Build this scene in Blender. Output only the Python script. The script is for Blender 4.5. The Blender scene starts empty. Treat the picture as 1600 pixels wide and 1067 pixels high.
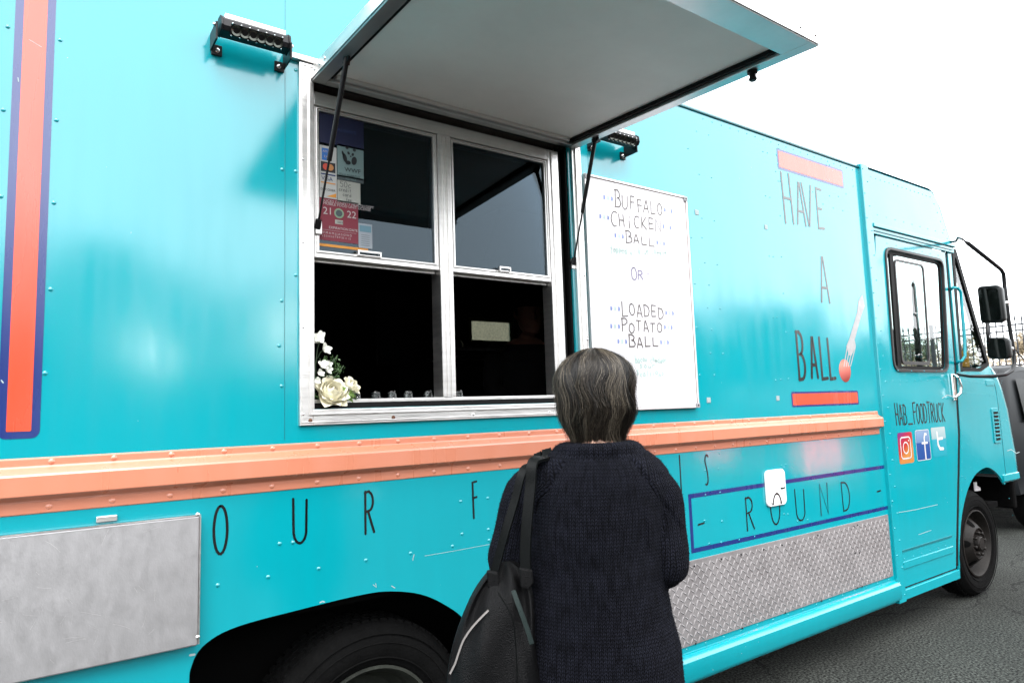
import bpy, bmesh, math, random
from mathutils import Vector, Matrix, noise
random.seed(7)
PI = math.pi
sc = bpy.context.scene
col = sc.collection

# ------------------------------------------------------------------ camera
CAM = Vector((0, -2.2, 1.49))
R_ = Vector((0.8167989689650023, -0.5759797754205889, -0.03296577928939601))
D_ = Vector((0.03172028952324865, 0.10189010235222559, -0.9942898120141904))
F_ = Vector((0.5760497092528305, 0.8110892092421776, 0.10149397578491323))
cd = bpy.data.cameras.new('camera')
cam = bpy.data.objects.new('camera', cd)
col.objects.link(cam)
cd.lens = 1050 / 1600 * 36
cd.sensor_width = 36
cd.clip_start = 0.05
cd.clip_end = 500
U_ = -D_
B_ = -F_
cam.matrix_world = Matrix(((R_.x, U_.x, B_.x, CAM.x), (R_.y, U_.y, B_.y, CAM.y), (R_.z, U_.z, B_.z, CAM.z), (0, 0, 0, 1)))
sc.camera = cam

# ------------------------------------------------------------------ world, sun, exposure
w = bpy.data.worlds.new('World')
sc.world = w
w.use_nodes = True
nt = w.node_tree
nt.nodes.clear()
SUN_EL, SUN_ROT = math.radians(58), math.radians(200)
sky = nt.nodes.new('ShaderNodeTexSky'); sky.sky_type = 'NISHITA'; sky.sun_disc = False
sky.sun_elevation = SUN_EL; sky.sun_rotation = SUN_ROT
mx = nt.nodes.new('ShaderNodeMix'); mx.data_type = 'RGBA'
mx.inputs[0].default_value = 0.88
mx.inputs[7].default_value = (9.6, 9.8, 10.0, 1)      # even white cloud deck over the clear sky
nt.links.new(sky.outputs[0], mx.inputs[6])
bg = nt.nodes.new('ShaderNodeBackground'); bg.inputs[1].default_value = 0.1
wo = nt.nodes.new('ShaderNodeOutputWorld')
nt.links.new(mx.outputs[2], bg.inputs[0]); nt.links.new(bg.outputs[0], wo.inputs[0])

sd = bpy.data.lights.new('sun', 'SUN'); sd.energy = 0.7; sd.angle = math.radians(40); sd.color = (1, .97, .93)
sun = bpy.data.objects.new('sun', sd); col.objects.link(sun)
sun_dir = Vector((math.sin(SUN_ROT) * math.cos(SUN_EL), math.cos(SUN_ROT) * math.cos(SUN_EL), math.sin(SUN_EL)))
sun.rotation_euler = sun_dir.to_track_quat('Z', 'Y').to_euler()
vs = sc.view_settings
vs.view_transform = 'Standard'; vs.look = 'None'; vs.gamma = 1; vs.use_curve_mapping = False
vs.exposure = 2.34
sc.cycles.max_bounces = 8
sc.cycles.transparent_max_bounces = 12

# ------------------------------------------------------------------ helpers
def at(u, v, y=0.0):
    """point of the vertical plane at depth y seen at photo pixel (u, v)"""
    r = R_ * (u - 800) + D_ * (v - 533.5) + F_ * 1050
    t = (y - CAM.y) / r.y
    return CAM + r * t

def dep(u, v, d):
    r = (R_ * (u - 800) + D_ * (v - 533.5)) / 1050 + F_
    return CAM + r * d

def tag(o, label=None, cat=None, group=None, kind=None):
    if label: o['label'] = label
    if cat: o['category'] = cat
    if group: o['group'] = group
    if kind: o['kind'] = kind
    return o

def link(o, parent=None):
    col.objects.link(o)
    if parent is not None:
        o.parent = parent
        if parent.type == 'EMPTY':
            o.matrix_parent_inverse = Matrix.Translation(-parent.location)
        elif parent.location.length > 0:
            o.matrix_parent_inverse = parent_matrix(parent).inverted()
    return o

def parent_matrix(p):
    return Matrix.LocRotScale(p.location, p.rotation_euler, p.scale)

def thing(name, label, cat, loc=(0, 0, 0), group=None):
    o = bpy.data.objects.new(name, None)
    o.location = loc
    o.empty_display_size = .1
    col.objects.link(o)
    return tag(o, label, cat, group)

class MB:
    def __init__(s): s.v = []; s.f = []
    def add(s, vs_, fs):
        n = len(s.v)
        s.v += [tuple(p) for p in vs_]
        s.f += [tuple(i + n for i in f) for f in fs]
        return s
    def box(s, x0, x1, y0, y1, z0, z1):
        return s.add([(x0, y0, z0), (x1, y0, z0), (x1, y1, z0), (x0, y1, z0), (x0, y0, z1), (x1, y0, z1), (x1, y1, z1), (x0, y1, z1)],
              [(0, 3, 2, 1), (4, 5, 6, 7), (0, 1, 5, 4), (1, 2, 6, 5), (2, 3, 7, 6), (3, 0, 4, 7)])
    def prism(s, poly, y0, y1):
        """poly: list of (x, z), anticlockwise seen from -y; extruded y0 (front) to y1"""
        a = sum(poly[i][0] * poly[(i + 1) % len(poly)][1] - poly[(i + 1) % len(poly)][0] * poly[i][1] for i in range(len(poly)))
        if a < 0: poly = poly[::-1]
        n = len(poly)
        vs_ = [(x, y0, z) for x, z in poly] + [(x, y1, z) for x, z in poly]
        return s.add(vs_, [tuple(range(n)), tuple(range(2 * n - 1, n - 1, -1))] + [(i, i + n, (i + 1) % n + n, (i + 1) % n) for i in range(n)])
    def tube(s, pts, r, n=8, caps=True):
        pts = [Vector(p) for p in pts]
        rr = r if isinstance(r, (list, tuple)) else [r] * len(pts)
        rings = []
        up = None
        for i, p in enumerate(pts):
            d = (pts[min(i + 1, len(pts) - 1)] - pts[max(i - 1, 0)]).normalized()
            if up is None:
                up = d.orthogonal().normalized()
            up = (up - d * up.dot(d)).normalized()
            sd_ = d.cross(up)
            rings.append([p + (up * math.cos(2 * PI * k / n) + sd_ * math.sin(2 * PI * k / n)) * rr[i] for k in range(n)])
        vs_ = [q for ring in rings for q in ring]
        fs = [(i * n + k, i * n + (k + 1) % n, (i + 1) * n + (k + 1) % n, (i + 1) * n + k) for i in range(len(pts) - 1) for k in range(n)]
        if caps:
            fs += [tuple(range(n - 1, -1, -1)), tuple(range((len(pts) - 1) * n, len(pts) * n))]
        return s.add(vs_, fs)
    def lathe(s, prof, c, axis='y', n=48, closed=False):
        """prof: (radius, offset along axis)"""
        c = Vector(c)
        vs_ = []
        for r, o in prof:
            for k in range(n):
                a = 2 * PI * k / n
                p = {'y': (r * math.cos(a), o, r * math.sin(a)), 'z': (r * math.cos(a), r * math.sin(a), o), 'x': (o, r * math.cos(a), r * math.sin(a))}[axis]
                vs_.append(c + Vector(p))
        m = len(prof)
        fs = [(i * n + k, i * n + (k + 1) % n, (i + 1) % m * n + (k + 1) % n, (i + 1) % m * n + k) for i in range(m if closed else m - 1) for k in range(n)]
        return s.add(vs_, fs)
    def ball(s, c, r, sx=1, sy=1, sz=1, n=12, m=8, half=None):
        c = Vector(c)
        vs_ = []; fs = []
        for i in range(m + 1):
            t = PI * i / m
            for k in range(n):
                a = 2 * PI * k / n
                vs_.append(c + Vector((r * sx * math.sin(t) * math.cos(a), r * sy * math.sin(t) * math.sin(a), r * sz * math.cos(t))))
        for i in range(m):
            for k in range(n):
                fs.append((i * n + k, (i + 1) * n + k, (i + 1) * n + (k + 1) % n, i * n + (k + 1) % n))
        return s.add(vs_, fs)
    def dome(s, x, z, r, h=None, y=0.0, n=8):
        """rivet head facing -y"""
        h = h or r * .5
        vs_ = [(x + r * math.cos(2 * PI * k / n), y, z + r * math.sin(2 * PI * k / n)) for k in range(n)]
        vs_ += [(x + r * .62 * math.cos(2 * PI * k / n), y - h * .8, z + r * .62 * math.sin(2 * PI * k / n)) for k in range(n)]
        vs_.append((x, y - h, z))
        fs = [(k, (k + 1) % n, (k + 1) % n + n, k + n) for k in range(n)] + [(k + n, (k + 1) % n + n, 2 * n) for k in range(n)]
        return s.add(vs_, fs)
    def loft(s, rings, caps=True, closed=True):
        n = len(rings[0])
        vs_ = [q for r in rings for q in r]
        kk = n if closed else n - 1
        fs = [(i * n + k, i * n + (k + 1) % n, (i + 1) * n + (k + 1) % n, (i + 1) * n + k) for i in range(len(rings) - 1) for k in range(kk)]
        if caps:
            fs += [tuple(range(n - 1, -1, -1)), tuple(range((len(rings) - 1) * n, len(rings) * n))]
        return s.add(vs_, fs)
    def ribbon(s, pts, wd, y, yb=None):
        """flat printed stroke on the plane y, facing -y; pts (x, z)"""
        P = [Vector(p) for p in pts]
        if len(P) < 2: return s
        L, Rr = [], []
        for i, p in enumerate(P):
            a = (P[i] - P[i - 1]).normalized() if i else None
            b = (P[i + 1] - P[i]).normalized() if i < len(P) - 1 else None
            if a is None: a = b
            if b is None: b = a
            t = (a + b)
            t = t.normalized() if t.length > 1e-6 else a
            nrm = Vector((-t.y, t.x))
            k = min(1.8, 1 / max(.3, nrm.dot(Vector((-a.y, a.x)))))
            L.append(p + nrm * wd / 2 * k); Rr.append(p - nrm * wd / 2 * k)
        t0 = (P[0] - P[1]).normalized(); t1 = (P[-1] - P[-2]).normalized()
        L.insert(0, P[0] + t0 * wd * .42 + (L[0] - P[0]) * .5); Rr.insert(0, P[0] + t0 * wd * .42 + (Rr[0] - P[0]) * .5)
        L.append(P[-1] + t1 * wd * .42 + (L[-1] - P[-1]) * .5); Rr.append(P[-1] + t1 * wd * .42 + (Rr[-1] - P[-1]) * .5)
        n = len(L)
        return s.add([(q.x, y, q.y) for q in L] + [(q.x, y, q.y) for q in Rr], [(i, i + n, i + n + 1, i + 1) for i in range(n - 1)])
    def mesh(s, name, mat, smooth=False):
        me = bpy.data.meshes.new(name)
        me.from_pydata(s.v, [], s.f)
        if mat: me.materials.append(mat)
        if smooth is True:
            me.polygons.foreach_set('use_smooth', [True] * len(me.polygons))
        elif smooth:
            me.polygons.foreach_set('use_smooth', [True] * len(me.polygons))
            me.set_sharp_from_angle(angle=math.radians(smooth))
        me.update()
        return me
    def build(s, name, mat, parent=None, smooth=False, bevel=0, seg=2, kind=None, label=None, fix=False):
        me = s.mesh(name, mat, smooth)
        if fix:
            bm = bmesh.new(); bm.from_mesh(me); bmesh.ops.recalc_face_normals(bm, faces=bm.faces); bm.to_mesh(me); bm.free()
        o = bpy.data.objects.new(name, me)
        link(o, parent)
        if bevel:
            m = o.modifiers.new('bevel', 'BEVEL'); m.width = bevel; m.segments = seg; m.limit_method = 'ANGLE'; m.angle_limit = math.radians(40)
            m.harden_normals = False
        if kind: o['kind'] = kind
        if label: o['label'] = label
        return o

def inst(me, name, loc, parent, rot=(0, 0, 0), scale=(1, 1, 1)):
    o = bpy.data.objects.new(name, me)
    o.location = loc; o.rotation_euler = rot; o.scale = scale
    return link(o, parent)

def sheet(name, outer, holes, y, thick, mat, parent, bevel=0):
    """flat panel in an xz plane with holes, given thickness towards +y"""
    bm = bmesh.new()
    edges = []
    for loop in [outer] + holes:
        vv = [bm.verts.new((x, y, z)) for x, z in loop]
        edges += [bm.edges.new((vv[i], vv[(i + 1) % len(vv)])) for i in range(len(vv))]
    bmesh.ops.triangle_fill(bm, use_beauty=True, use_dissolve=False, edges=edges)
    for f in bm.faces:
        f.normal_update()
        if f.normal.y > 0: f.normal_flip()
    ex = bmesh.ops.extrude_face_region(bm, geom=list(bm.faces))
    nv = [g for g in ex['geom'] if isinstance(g, bmesh.types.BMVert)]
    bmesh.ops.translate(bm, verts=nv, vec=(0, thick, 0))
    bmesh.ops.recalc_face_normals(bm, faces=bm.faces)
    me = bpy.data.meshes.new(name); bm.to_mesh(me); bm.free()
    me.materials.append(mat)
    o = bpy.data.objects.new(name, me); link(o, parent)
    return o

def rrect(x0, x1, z0, z1, r, n=5):
    pts = []
    for cx, cz, a0 in ((x1 - r, z0 + r, -90), (x1 - r, z1 - r, 0), (x0 + r, z1 - r, 90), (x0 + r, z0 + r, 180)):
        for k in range(n + 1):
            a = math.radians(a0 + 90 * k / n)
            pts.append((cx + r * math.cos(a), cz + r * math.sin(a)))
    return pts

def rquad(c, r, n=5):
    """rounded polygon from corner points (x, z)"""
    out = []
    m = len(c)
    for i in range(m):
        p = Vector(c[i]); a = Vector(c[i - 1]) - p; b = Vector(c[(i + 1) % m]) - p
        q0 = p + a.normalized() * r; q1 = p + b.normalized() * r
        for k in range(n + 1):
            t = k / n
            out.append(tuple((1 - t) ** 2 * q0 + 2 * t * (1 - t) * p + t * t * q1))
    return out

# ------------------------------------------------------------------ materials
def mat(name, colr, rough=.5, metal=0, ior=None, noise_amt=0, noise_scale=8, bump=0, bump_scale=40, coat=0, trans=0, stretch=(1, 1, 1), emit=None, wear=None, spec=None, sheen=0, rough_var=0):
    m = bpy.data.materials.new(name); m.use_nodes = True
    n = m.node_tree; p = n.nodes['Principled BSDF']
    c = tuple(colr) + (1,)
    p.inputs['Base Color'].default_value = c
    p.inputs['Roughness'].default_value = rough
    p.inputs['Metallic'].default_value = metal
    if ior: p.inputs['IOR'].default_value = ior
    if spec is not None: p.inputs['Specular IOR Level'].default_value = spec
    p.inputs['Coat Weight'].default_value = coat
    p.inputs['Transmission Weight'].default_value = trans
    p.inputs['Sheen Weight'].default_value = sheen
    if emit:
        p.inputs['Emission Color'].default_value = tuple(emit[0]) + (1,); p.inputs['Emission Strength'].default_value = emit[1]
    if noise_amt or bump or rough_var:
        tc = n.nodes.new('ShaderNodeTexCoord'); mp = n.nodes.new('ShaderNodeMapping'); mp.inputs['Scale'].default_value = stretch
        n.links.new(tc.outputs['Object'], mp.inputs[0])
    if noise_amt or rough_var:
        t = n.nodes.new('ShaderNodeTexNoise'); t.inputs['Scale'].default_value = noise_scale; t.inputs['Detail'].default_value = 6; t.inputs['Roughness'].default_value = .65
        n.links.new(mp.outputs[0], t.inputs['Vector'])
    if noise_amt:
        mr = n.nodes.new('ShaderNodeMapRange'); mr.inputs[1].default_value = .3; mr.inputs[2].default_value = .7
        mr.inputs[3].default_value = 1 - noise_amt; mr.inputs[4].default_value = 1 + noise_amt
        n.links.new(t.outputs[0], mr.inputs[0])
        vm = n.nodes.new('ShaderNodeVectorMath'); vm.operation = 'SCALE'; vm.inputs[0].default_value = colr
        n.links.new(mr.outputs[0], vm.inputs['Scale']); n.links.new(vm.outputs[0], p.inputs['Base Color'])
    if rough_var:
        mr = n.nodes.new('ShaderNodeMapRange'); mr.inputs[1].default_value = .3; mr.inputs[2].default_value = .7
        mr.inputs[3].default_value = max(0, rough - rough_var); mr.inputs[4].default_value = rough + rough_var
        n.links.new(t.outputs[0], mr.inputs[0]); n.links.new(mr.outputs[0], p.inputs['Roughness'])
    if bump:
        t2 = n.nodes.new('ShaderNodeTexNoise'); t2.inputs['Scale'].default_value = bump_scale; t2.inputs['Detail'].default_value = 4
        n.links.new(mp.outputs[0], t2.inputs['Vector'])
        b = n.nodes.new('ShaderNodeBump'); b.inputs['Strength'].default_value = bump; b.inputs['Distance'].default_value = .01
        n.links.new(t2.outputs[0], b.inputs['Height']); n.links.new(b.outputs[0], p.inputs['Normal'])
    return m

def paint(name, colr, rough=.135, dirt=.05):
    """gloss vehicle paint: wavy sheet metal, orange peel, faint rain streaks, chips"""
    m = bpy.data.materials.new(name); m.use_nodes = True
    n = m.node_tree; p = n.nodes['Principled BSDF']; L = n.links.new
    p.inputs['Roughness'].default_value = rough
    p.inputs['IOR'].default_value = 1.8; p.inputs['Specular IOR Level'].default_value = .5
    tc = n.nodes.new('ShaderNodeTexCoord')
    mp = n.nodes.new('ShaderNodeMapping'); mp.inputs['Scale'].default_value = (16, 16, 1.6); L(tc.outputs['Object'], mp.inputs[0])
    st = n.nodes.new('ShaderNodeTexNoise'); st.inputs['Scale'].default_value = 1; st.inputs['Detail'].default_value = 5; L(mp.outputs[0], st.inputs['Vector'])
    bl = n.nodes.new('ShaderNodeTexNoise'); bl.inputs['Scale'].default_value = 1.3; bl.inputs['Detail'].default_value = 4; L(tc.outputs['Object'], bl.inputs['Vector'])
    ml = n.nodes.new('ShaderNodeMath'); ml.operation = 'MULTIPLY'; L(st.outputs[0], ml.inputs[0]); L(bl.outputs[0], ml.inputs[1])
    mr = n.nodes.new('ShaderNodeMapRange'); mr.inputs[1].default_value = .12; mr.inputs[2].default_value = .42; mr.inputs[3].default_value = 1 + dirt * .4; mr.inputs[4].default_value = 1 - dirt
    L(ml.outputs[0], mr.inputs[0])
    vm = n.nodes.new('ShaderNodeVectorMath'); vm.operation = 'SCALE'; vm.inputs[0].default_value = colr
    L(mr.outputs[0], vm.inputs['Scale'])
    # chips and scuffs
    vo = n.nodes.new('ShaderNodeTexNoise'); vo.inputs['Scale'].default_value = 60; vo.inputs['Detail'].default_value = 2; L(tc.outputs['Object'], vo.inputs['Vector'])
    cr = n.nodes.new('ShaderNodeMapRange'); cr.inputs[1].default_value = .775; cr.inputs[2].default_value = .80; L(vo.outputs[0], cr.inputs[0])
    mxx = n.nodes.new('ShaderNodeMix'); mxx.data_type = 'RGBA'; L(cr.outputs[0], mxx.inputs[0]); L(vm.outputs[0], mxx.inputs[6]); mxx.inputs[7].default_value = (.45, .5, .5, 1)
    L(mxx.outputs[2], p.inputs['Base Color'])
    rr = n.nodes.new('ShaderNodeMapRange'); rr.inputs[1].default_value = .3; rr.inputs[2].default_value = .7; rr.inputs[3].default_value = rough * .8; rr.inputs[4].default_value = rough * 1.35
    L(st.outputs[0], rr.inputs[0]); L(rr.outputs[0], p.inputs['Roughness'])
    wv = n.nodes.new('ShaderNodeTexNoise'); wv.inputs['Scale'].default_value = 1.7; wv.inputs['Detail'].default_value = 1; L(tc.outputs['Object'], wv.inputs['Vector'])
    b1 = n.nodes.new('ShaderNodeBump'); b1.inputs['Strength'].default_value = .28; b1.inputs['Distance'].default_value = .03; L(wv.outputs[0], b1.inputs['Height'])
    op = n.nodes.new('ShaderNodeTexNoise'); op.inputs['Scale'].default_value = 240; op.inputs['Detail'].default_value = 1; L(tc.outputs['Object'], op.inputs['Vector'])
    b2 = n.nodes.new('ShaderNodeBump'); b2.inputs['Strength'].default_value = .05; b2.inputs['Distance'].default_value = .002; L(op.outputs[0], b2.inputs['Height'])
    L(b1.outputs[0], b2.inputs['Normal']); L(b2.outputs[0], p.inputs['Normal'])
    return m

def glass(name, tint=(.9, .95, .95), refl=(1, 1, 1), rough=0.0, ior=1.5):
    """thin pane: Fresnel mix of straight transmission and mirror reflection"""
    m = bpy.data.materials.new(name); m.use_nodes = True
    n = m.node_tree; n.nodes.clear(); L = n.links.new
    tr = n.nodes.new('ShaderNodeBsdfTransparent'); tr.inputs[0].default_value = tuple(tint) + (1,)
    gl = n.nodes.new('ShaderNodeBsdfGlossy'); gl.inputs['Roughness'].default_value = rough; gl.inputs[0].default_value = tuple(refl) + (1,)
    fr = n.nodes.new('ShaderNodeFresnel'); fr.inputs[0].default_value = ior
    mm = n.nodes.new('ShaderNodeMixShader'); o = n.nodes.new('ShaderNodeOutputMaterial')
    L(fr.outputs[0], mm.inputs[0]); L(tr.outputs[0], mm.inputs[1]); L(gl.outputs[0], mm.inputs[2]); L(mm.outputs[0], o.inputs[0])
    return m

TEAL = (.001, .262, .308)
M = {}
M['teal'] = paint('teal_paint', TEAL)
M['orange'] = paint('coral_paint', (.50, .175, .10), rough=.3, dirt=.02)
M['stripe'] = paint('vermilion_vinyl', (.62, .055, .018), rough=.25, dirt=.03)
M['navy'] = paint('navy_vinyl', (.003, .018, .13), rough=.25, dirt=.03)
M['ink'] = paint('black_vinyl', (.003, .003, .004), rough=.22, dirt=.02)
M['alu'] = mat('brushed_aluminium', (.72, .70, .68), .36, 1, noise_amt=.08, noise_scale=5, bump=.08, bump_scale=30, stretch=(1, 1, 12), rough_var=.06)
M['alu_h'] = mat('satin_aluminium_plate', (.43, .42, .425), .48, .8, noise_amt=.055, noise_scale=22, bump=.05, bump_scale=120, rough_var=.05, stretch=(1.6, 1, .8))
M['tread'] = mat('tread_plate_aluminium', (.25, .235, .235), .55, .5, noise_amt=.12, noise_scale=6, bump=.05, bump_scale=60, rough_var=.08)
M['chrome'] = mat('chrome', (.8, .8, .8), .12, 1)
M['liner'] = mat('white_liner_board', (.84, .84, .80), .6, noise_amt=.05, noise_scale=3)
M['blackmetal'] = mat('black_powder_coat', (.006, .006, .007), .4, spec=.25, noise_amt=.1)
M['rubber'] = mat('tyre_rubber', (.003, .003, .003), .85, spec=.07, noise_amt=.35, noise_scale=14, bump=.3, bump_scale=90)
M['seal'] = mat('black_rubber_seal', (.003, .003, .003), .6, spec=.15)
M['rim'] = mat('dusty_dark_steel_rim', (.008, .0065, .0055), .6, 0, spec=.2, noise_amt=.4, noise_scale=12, bump=.2, bump_scale=50)
M['rimgrey'] = mat('dusty_grey_green_rim', (.018, .020, .016), .6, 0, spec=.2, noise_amt=.5, noise_scale=9, bump=.2, bump_scale=50)
M['under'] = mat('underbody_black', (.002, .002, .002), .9, spec=.05)
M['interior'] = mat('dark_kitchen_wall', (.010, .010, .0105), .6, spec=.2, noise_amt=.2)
M['white'] = mat('white_enamel', (.82, .81, .82), .18, noise_amt=.02)
M['whiteplastic'] = mat('white_plastic', (.75, .74, .74), .3)
M['glass'] = glass('window_glass', (.30, .33, .36), (.55, .68, .76))
M['cabglass'] = glass('cab_glass', (.74, .80, .79))
M['grey'] = mat('grey_tape', (.26, .31, .31), .6)
M['tealdark'] = mat('teal_trim_paint', (.004, .12, .14), .3)
M['mirror'] = mat('mirror_glass', (.30, .36, .35), .04, 1)
M['mirrorback'] = mat('mirror_housing_black', (.006, .007, .007), .35, spec=.25)

# ------------------------------------------------------------------ ground
g = MB()
g.add([(-150, -150, 0), (250, -150, 0), (250, 250, 0), (-150, 250, 0)], [(0, 1, 2, 3)])
am = mat('asphalt', (.045, .046, .044), .9, spec=.2)
n = am.node_tree; p = n.nodes['Principled BSDF']; L = n.links.new
tc = n.nodes.new('ShaderNodeTexCoord')
n1 = n.nodes.new('ShaderNodeTexNoise'); n1.inputs['Scale'].default_value = .8; n1.inputs['Detail'].default_value = 6
n2 = n.nodes.new('ShaderNodeTexVoronoi'); n2.inputs['Scale'].default_value = 95
n3 = n.nodes.new('ShaderNodeTexNoise'); n3.inputs['Scale'].default_value = 75; n3.inputs['Detail'].default_value = 3
vc = n.nodes.new('ShaderNodeTexVoronoi'); vc.feature = 'DISTANCE_TO_EDGE'; vc.inputs['Scale'].default_value = .55
nd = n.nodes.new('ShaderNodeTexNoise'); nd.inputs['Scale'].default_value = 3; nd.inputs['Detail'].default_value = 5
ad = n.nodes.new('ShaderNodeMix'); ad.data_type = 'RGBA'; ad.blend_type = 'LINEAR_LIGHT'; ad.inputs[0].default_value = .25
for t in (n1, n2, n3, nd): L(tc.outputs['Object'], t.inputs['Vector'])
L(tc.outputs['Object'], ad.inputs[6]); L(nd.outputs['Color'], ad.inputs[7]); L(ad.outputs[2], vc.inputs['Vector'])
ck = n.nodes.new('ShaderNodeMapRange'); ck.inputs[1].default_value = .004; ck.inputs[2].default_value = .008; ck.inputs[3].default_value = .35; ck.inputs[4].default_value = 1; L(vc.outputs['Distance'], ck.inputs[0])
r1 = n.nodes.new('ShaderNodeMapRange'); r1.inputs[1].default_value = .3; r1.inputs[2].default_value = .7; r1.inputs[3].default_value = .6; r1.inputs[4].default_value = 1.4; L(n1.outputs[0], r1.inputs[0])
r2 = n.nodes.new('ShaderNodeMapRange'); r2.inputs[1].default_value = .40; r2.inputs[2].default_value = .64; r2.inputs[3].default_value = .15; r2.inputs[4].default_value = 2.9; L(n3.outputs[0], r2.inputs[0])
m1 = n.nodes.new('ShaderNodeMath'); m1.operation = 'MULTIPLY'; L(r1.outputs[0], m1.inputs[0]); L(r2.outputs[0], m1.inputs[1])
m2 = n.nodes.new('ShaderNodeMath'); m2.operation = 'MULTIPLY'; L(m1.outputs[0], m2.inputs[0]); L(ck.outputs[0], m2.inputs[1])
vm = n.nodes.new('ShaderNodeVectorMath'); vm.operation = 'SCALE'; vm.inputs[0].default_value = (.0155, .0170, .0150); L(m2.outputs[0], vm.inputs['Scale']); L(vm.outputs[0], p.inputs['Base Color'])
bp = n.nodes.new('ShaderNodeBump'); bp.inputs['Strength'].default_value = .8; bp.inputs['Distance'].default_value = .006; L(n2.outputs['Distance'], bp.inputs['Height']); L(bp.outputs[0], p.inputs['Normal'])
o = g.build('asphalt_ground', am); tag(o, kind='structure')

# ================================================================== FOOD TRUCK
truck = thing('food_truck', 'turquoise step van food truck with raised serving hatch and coral rub rail', 'food truck', (2.7, 1.1, 0))
XB, XC, XD = -1.6, 4.465, 4.545        # rear end, column left and right
ZT, ZB = 3.06, .30

WX0, WX1, WZ0, WZ1 = .745, 1.90, 1.515, 2.645      # serving opening
arch = [(.385, .30), (.385, .70), (.392, .79), (.43, .842), (.52, .872), (.71, .885), (.90, .893), (1.01, .887), (1.13, .856), (1.23, .80), (1.31, .73), (1.365, .62), (1.40, .45), (1.41, .30)]
def smooth_poly(P, k=5):
    out = []
    for i in range(len(P) - 1):
        p0, p1, p2, p3 = [Vector(q) for q in (P[max(i - 1, 0)], P[i], P[i + 1], P[min(i + 2, len(P) - 1)])]
        for j in range(k):
            t = j / k; q = .5 * ((2 * p1) + (p2 - p0) * t + (2 * p0 - 5 * p1 + 4 * p2 - p3) * t * t + (3 * p1 - p0 - 3 * p2 + p3) * t ** 3); out.append((q.x, q.y))
    return out + [tuple(P[-1])]
arch = smooth_poly(arch)
outer = [(XB, .30)] + arch + [(XC + .02, .30), (XC + .02, ZT - .03), (XB, ZT - .03)]
hole = [(WX0, WZ0), (WX1, WZ0), (WX1, WZ1), (WX0, WZ1)]
sheet('side_panel', outer, [hole], 0, .012, M['teal'], truck)
# far side, roof, ends, floor of the body
b = MB(); b.box(XB, XC + .02, 2.2, 2.22, .30, ZT - .03)
fs_ = sheet('far_side_panel', [(XB, .30), (XC + .02, .30), (XC + .02, ZT - .03), (XB, ZT - .03)], [[(2.74, 2.04), (3.10, 2.04), (3.10, 2.19), (2.74, 2.19)]], 2.19, .02, M['teal'], truck)
b = MB()
prof = [(0.0, ZT - .03), (.012, ZT - .008), (.035, ZT), (1.1, ZT + .04), (2.175, ZT), (2.2, ZT - .008), (2.21, ZT - .03)]
b.loft([[(x, y, z) for y, z in prof] for x in (XB, XC + .02)], caps=False, closed=False)
o = b.build('roof', M['teal'], truck, smooth=30); md = o.modifiers.new('s', 'SOLIDIFY'); md.thickness = .01; md.offset = -1
MB().box(XB, XB + .02, .012, 2.19, .30, ZT - .005).build('rear_wall', M['teal'], truck)
MB().box(XB + .02, XC, .05, 2.15, .86, .90).build('floor_pan', M['under'], truck)
MB().tube([(XB, -.004, ZT - .03), (XC + .02, -.004, ZT - .03)], .006, 8).build('drip_rail', M['tealdark'], truck, smooth=True)

# ---- rub rail: pressed section with a bead and two riveted flanges
prof = [(0, 1.407), (-.004, 1.405), (-.004, 1.384), (-.008, 1.380), (-.033, 1.366), (-.036, 1.360), (-.036, 1.310), (-.008, 1.296), (-.004, 1.291), (-.004, 1.262), (0, 1.260)]
XR = 4.425
b = MB(); b.loft([[(x, y, z) for y, z in prof] for x in (XB, XR - .04, XR)], caps=True, closed=False)
for i in range(len(prof)):      # tapered end
    x, y, z = b.v[2 * len(prof) + i]
    b.v[2 * len(prof) + i] = (x, y, z)
rail = b.build('rub_rail', M['orange'], truck, bevel=.0022, seg=2)
rv = MB()
x = XB + .05
while x < XR - .02:
    rv.dome(x, 1.394, .0085, .0035, -.004); rv.dome(x - .002, 1.277, .0085, .0035, -.004)
    x += .1445
rv.build('rail_rivet', M['orange'], rail, smooth=True, kind='stuff')

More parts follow.
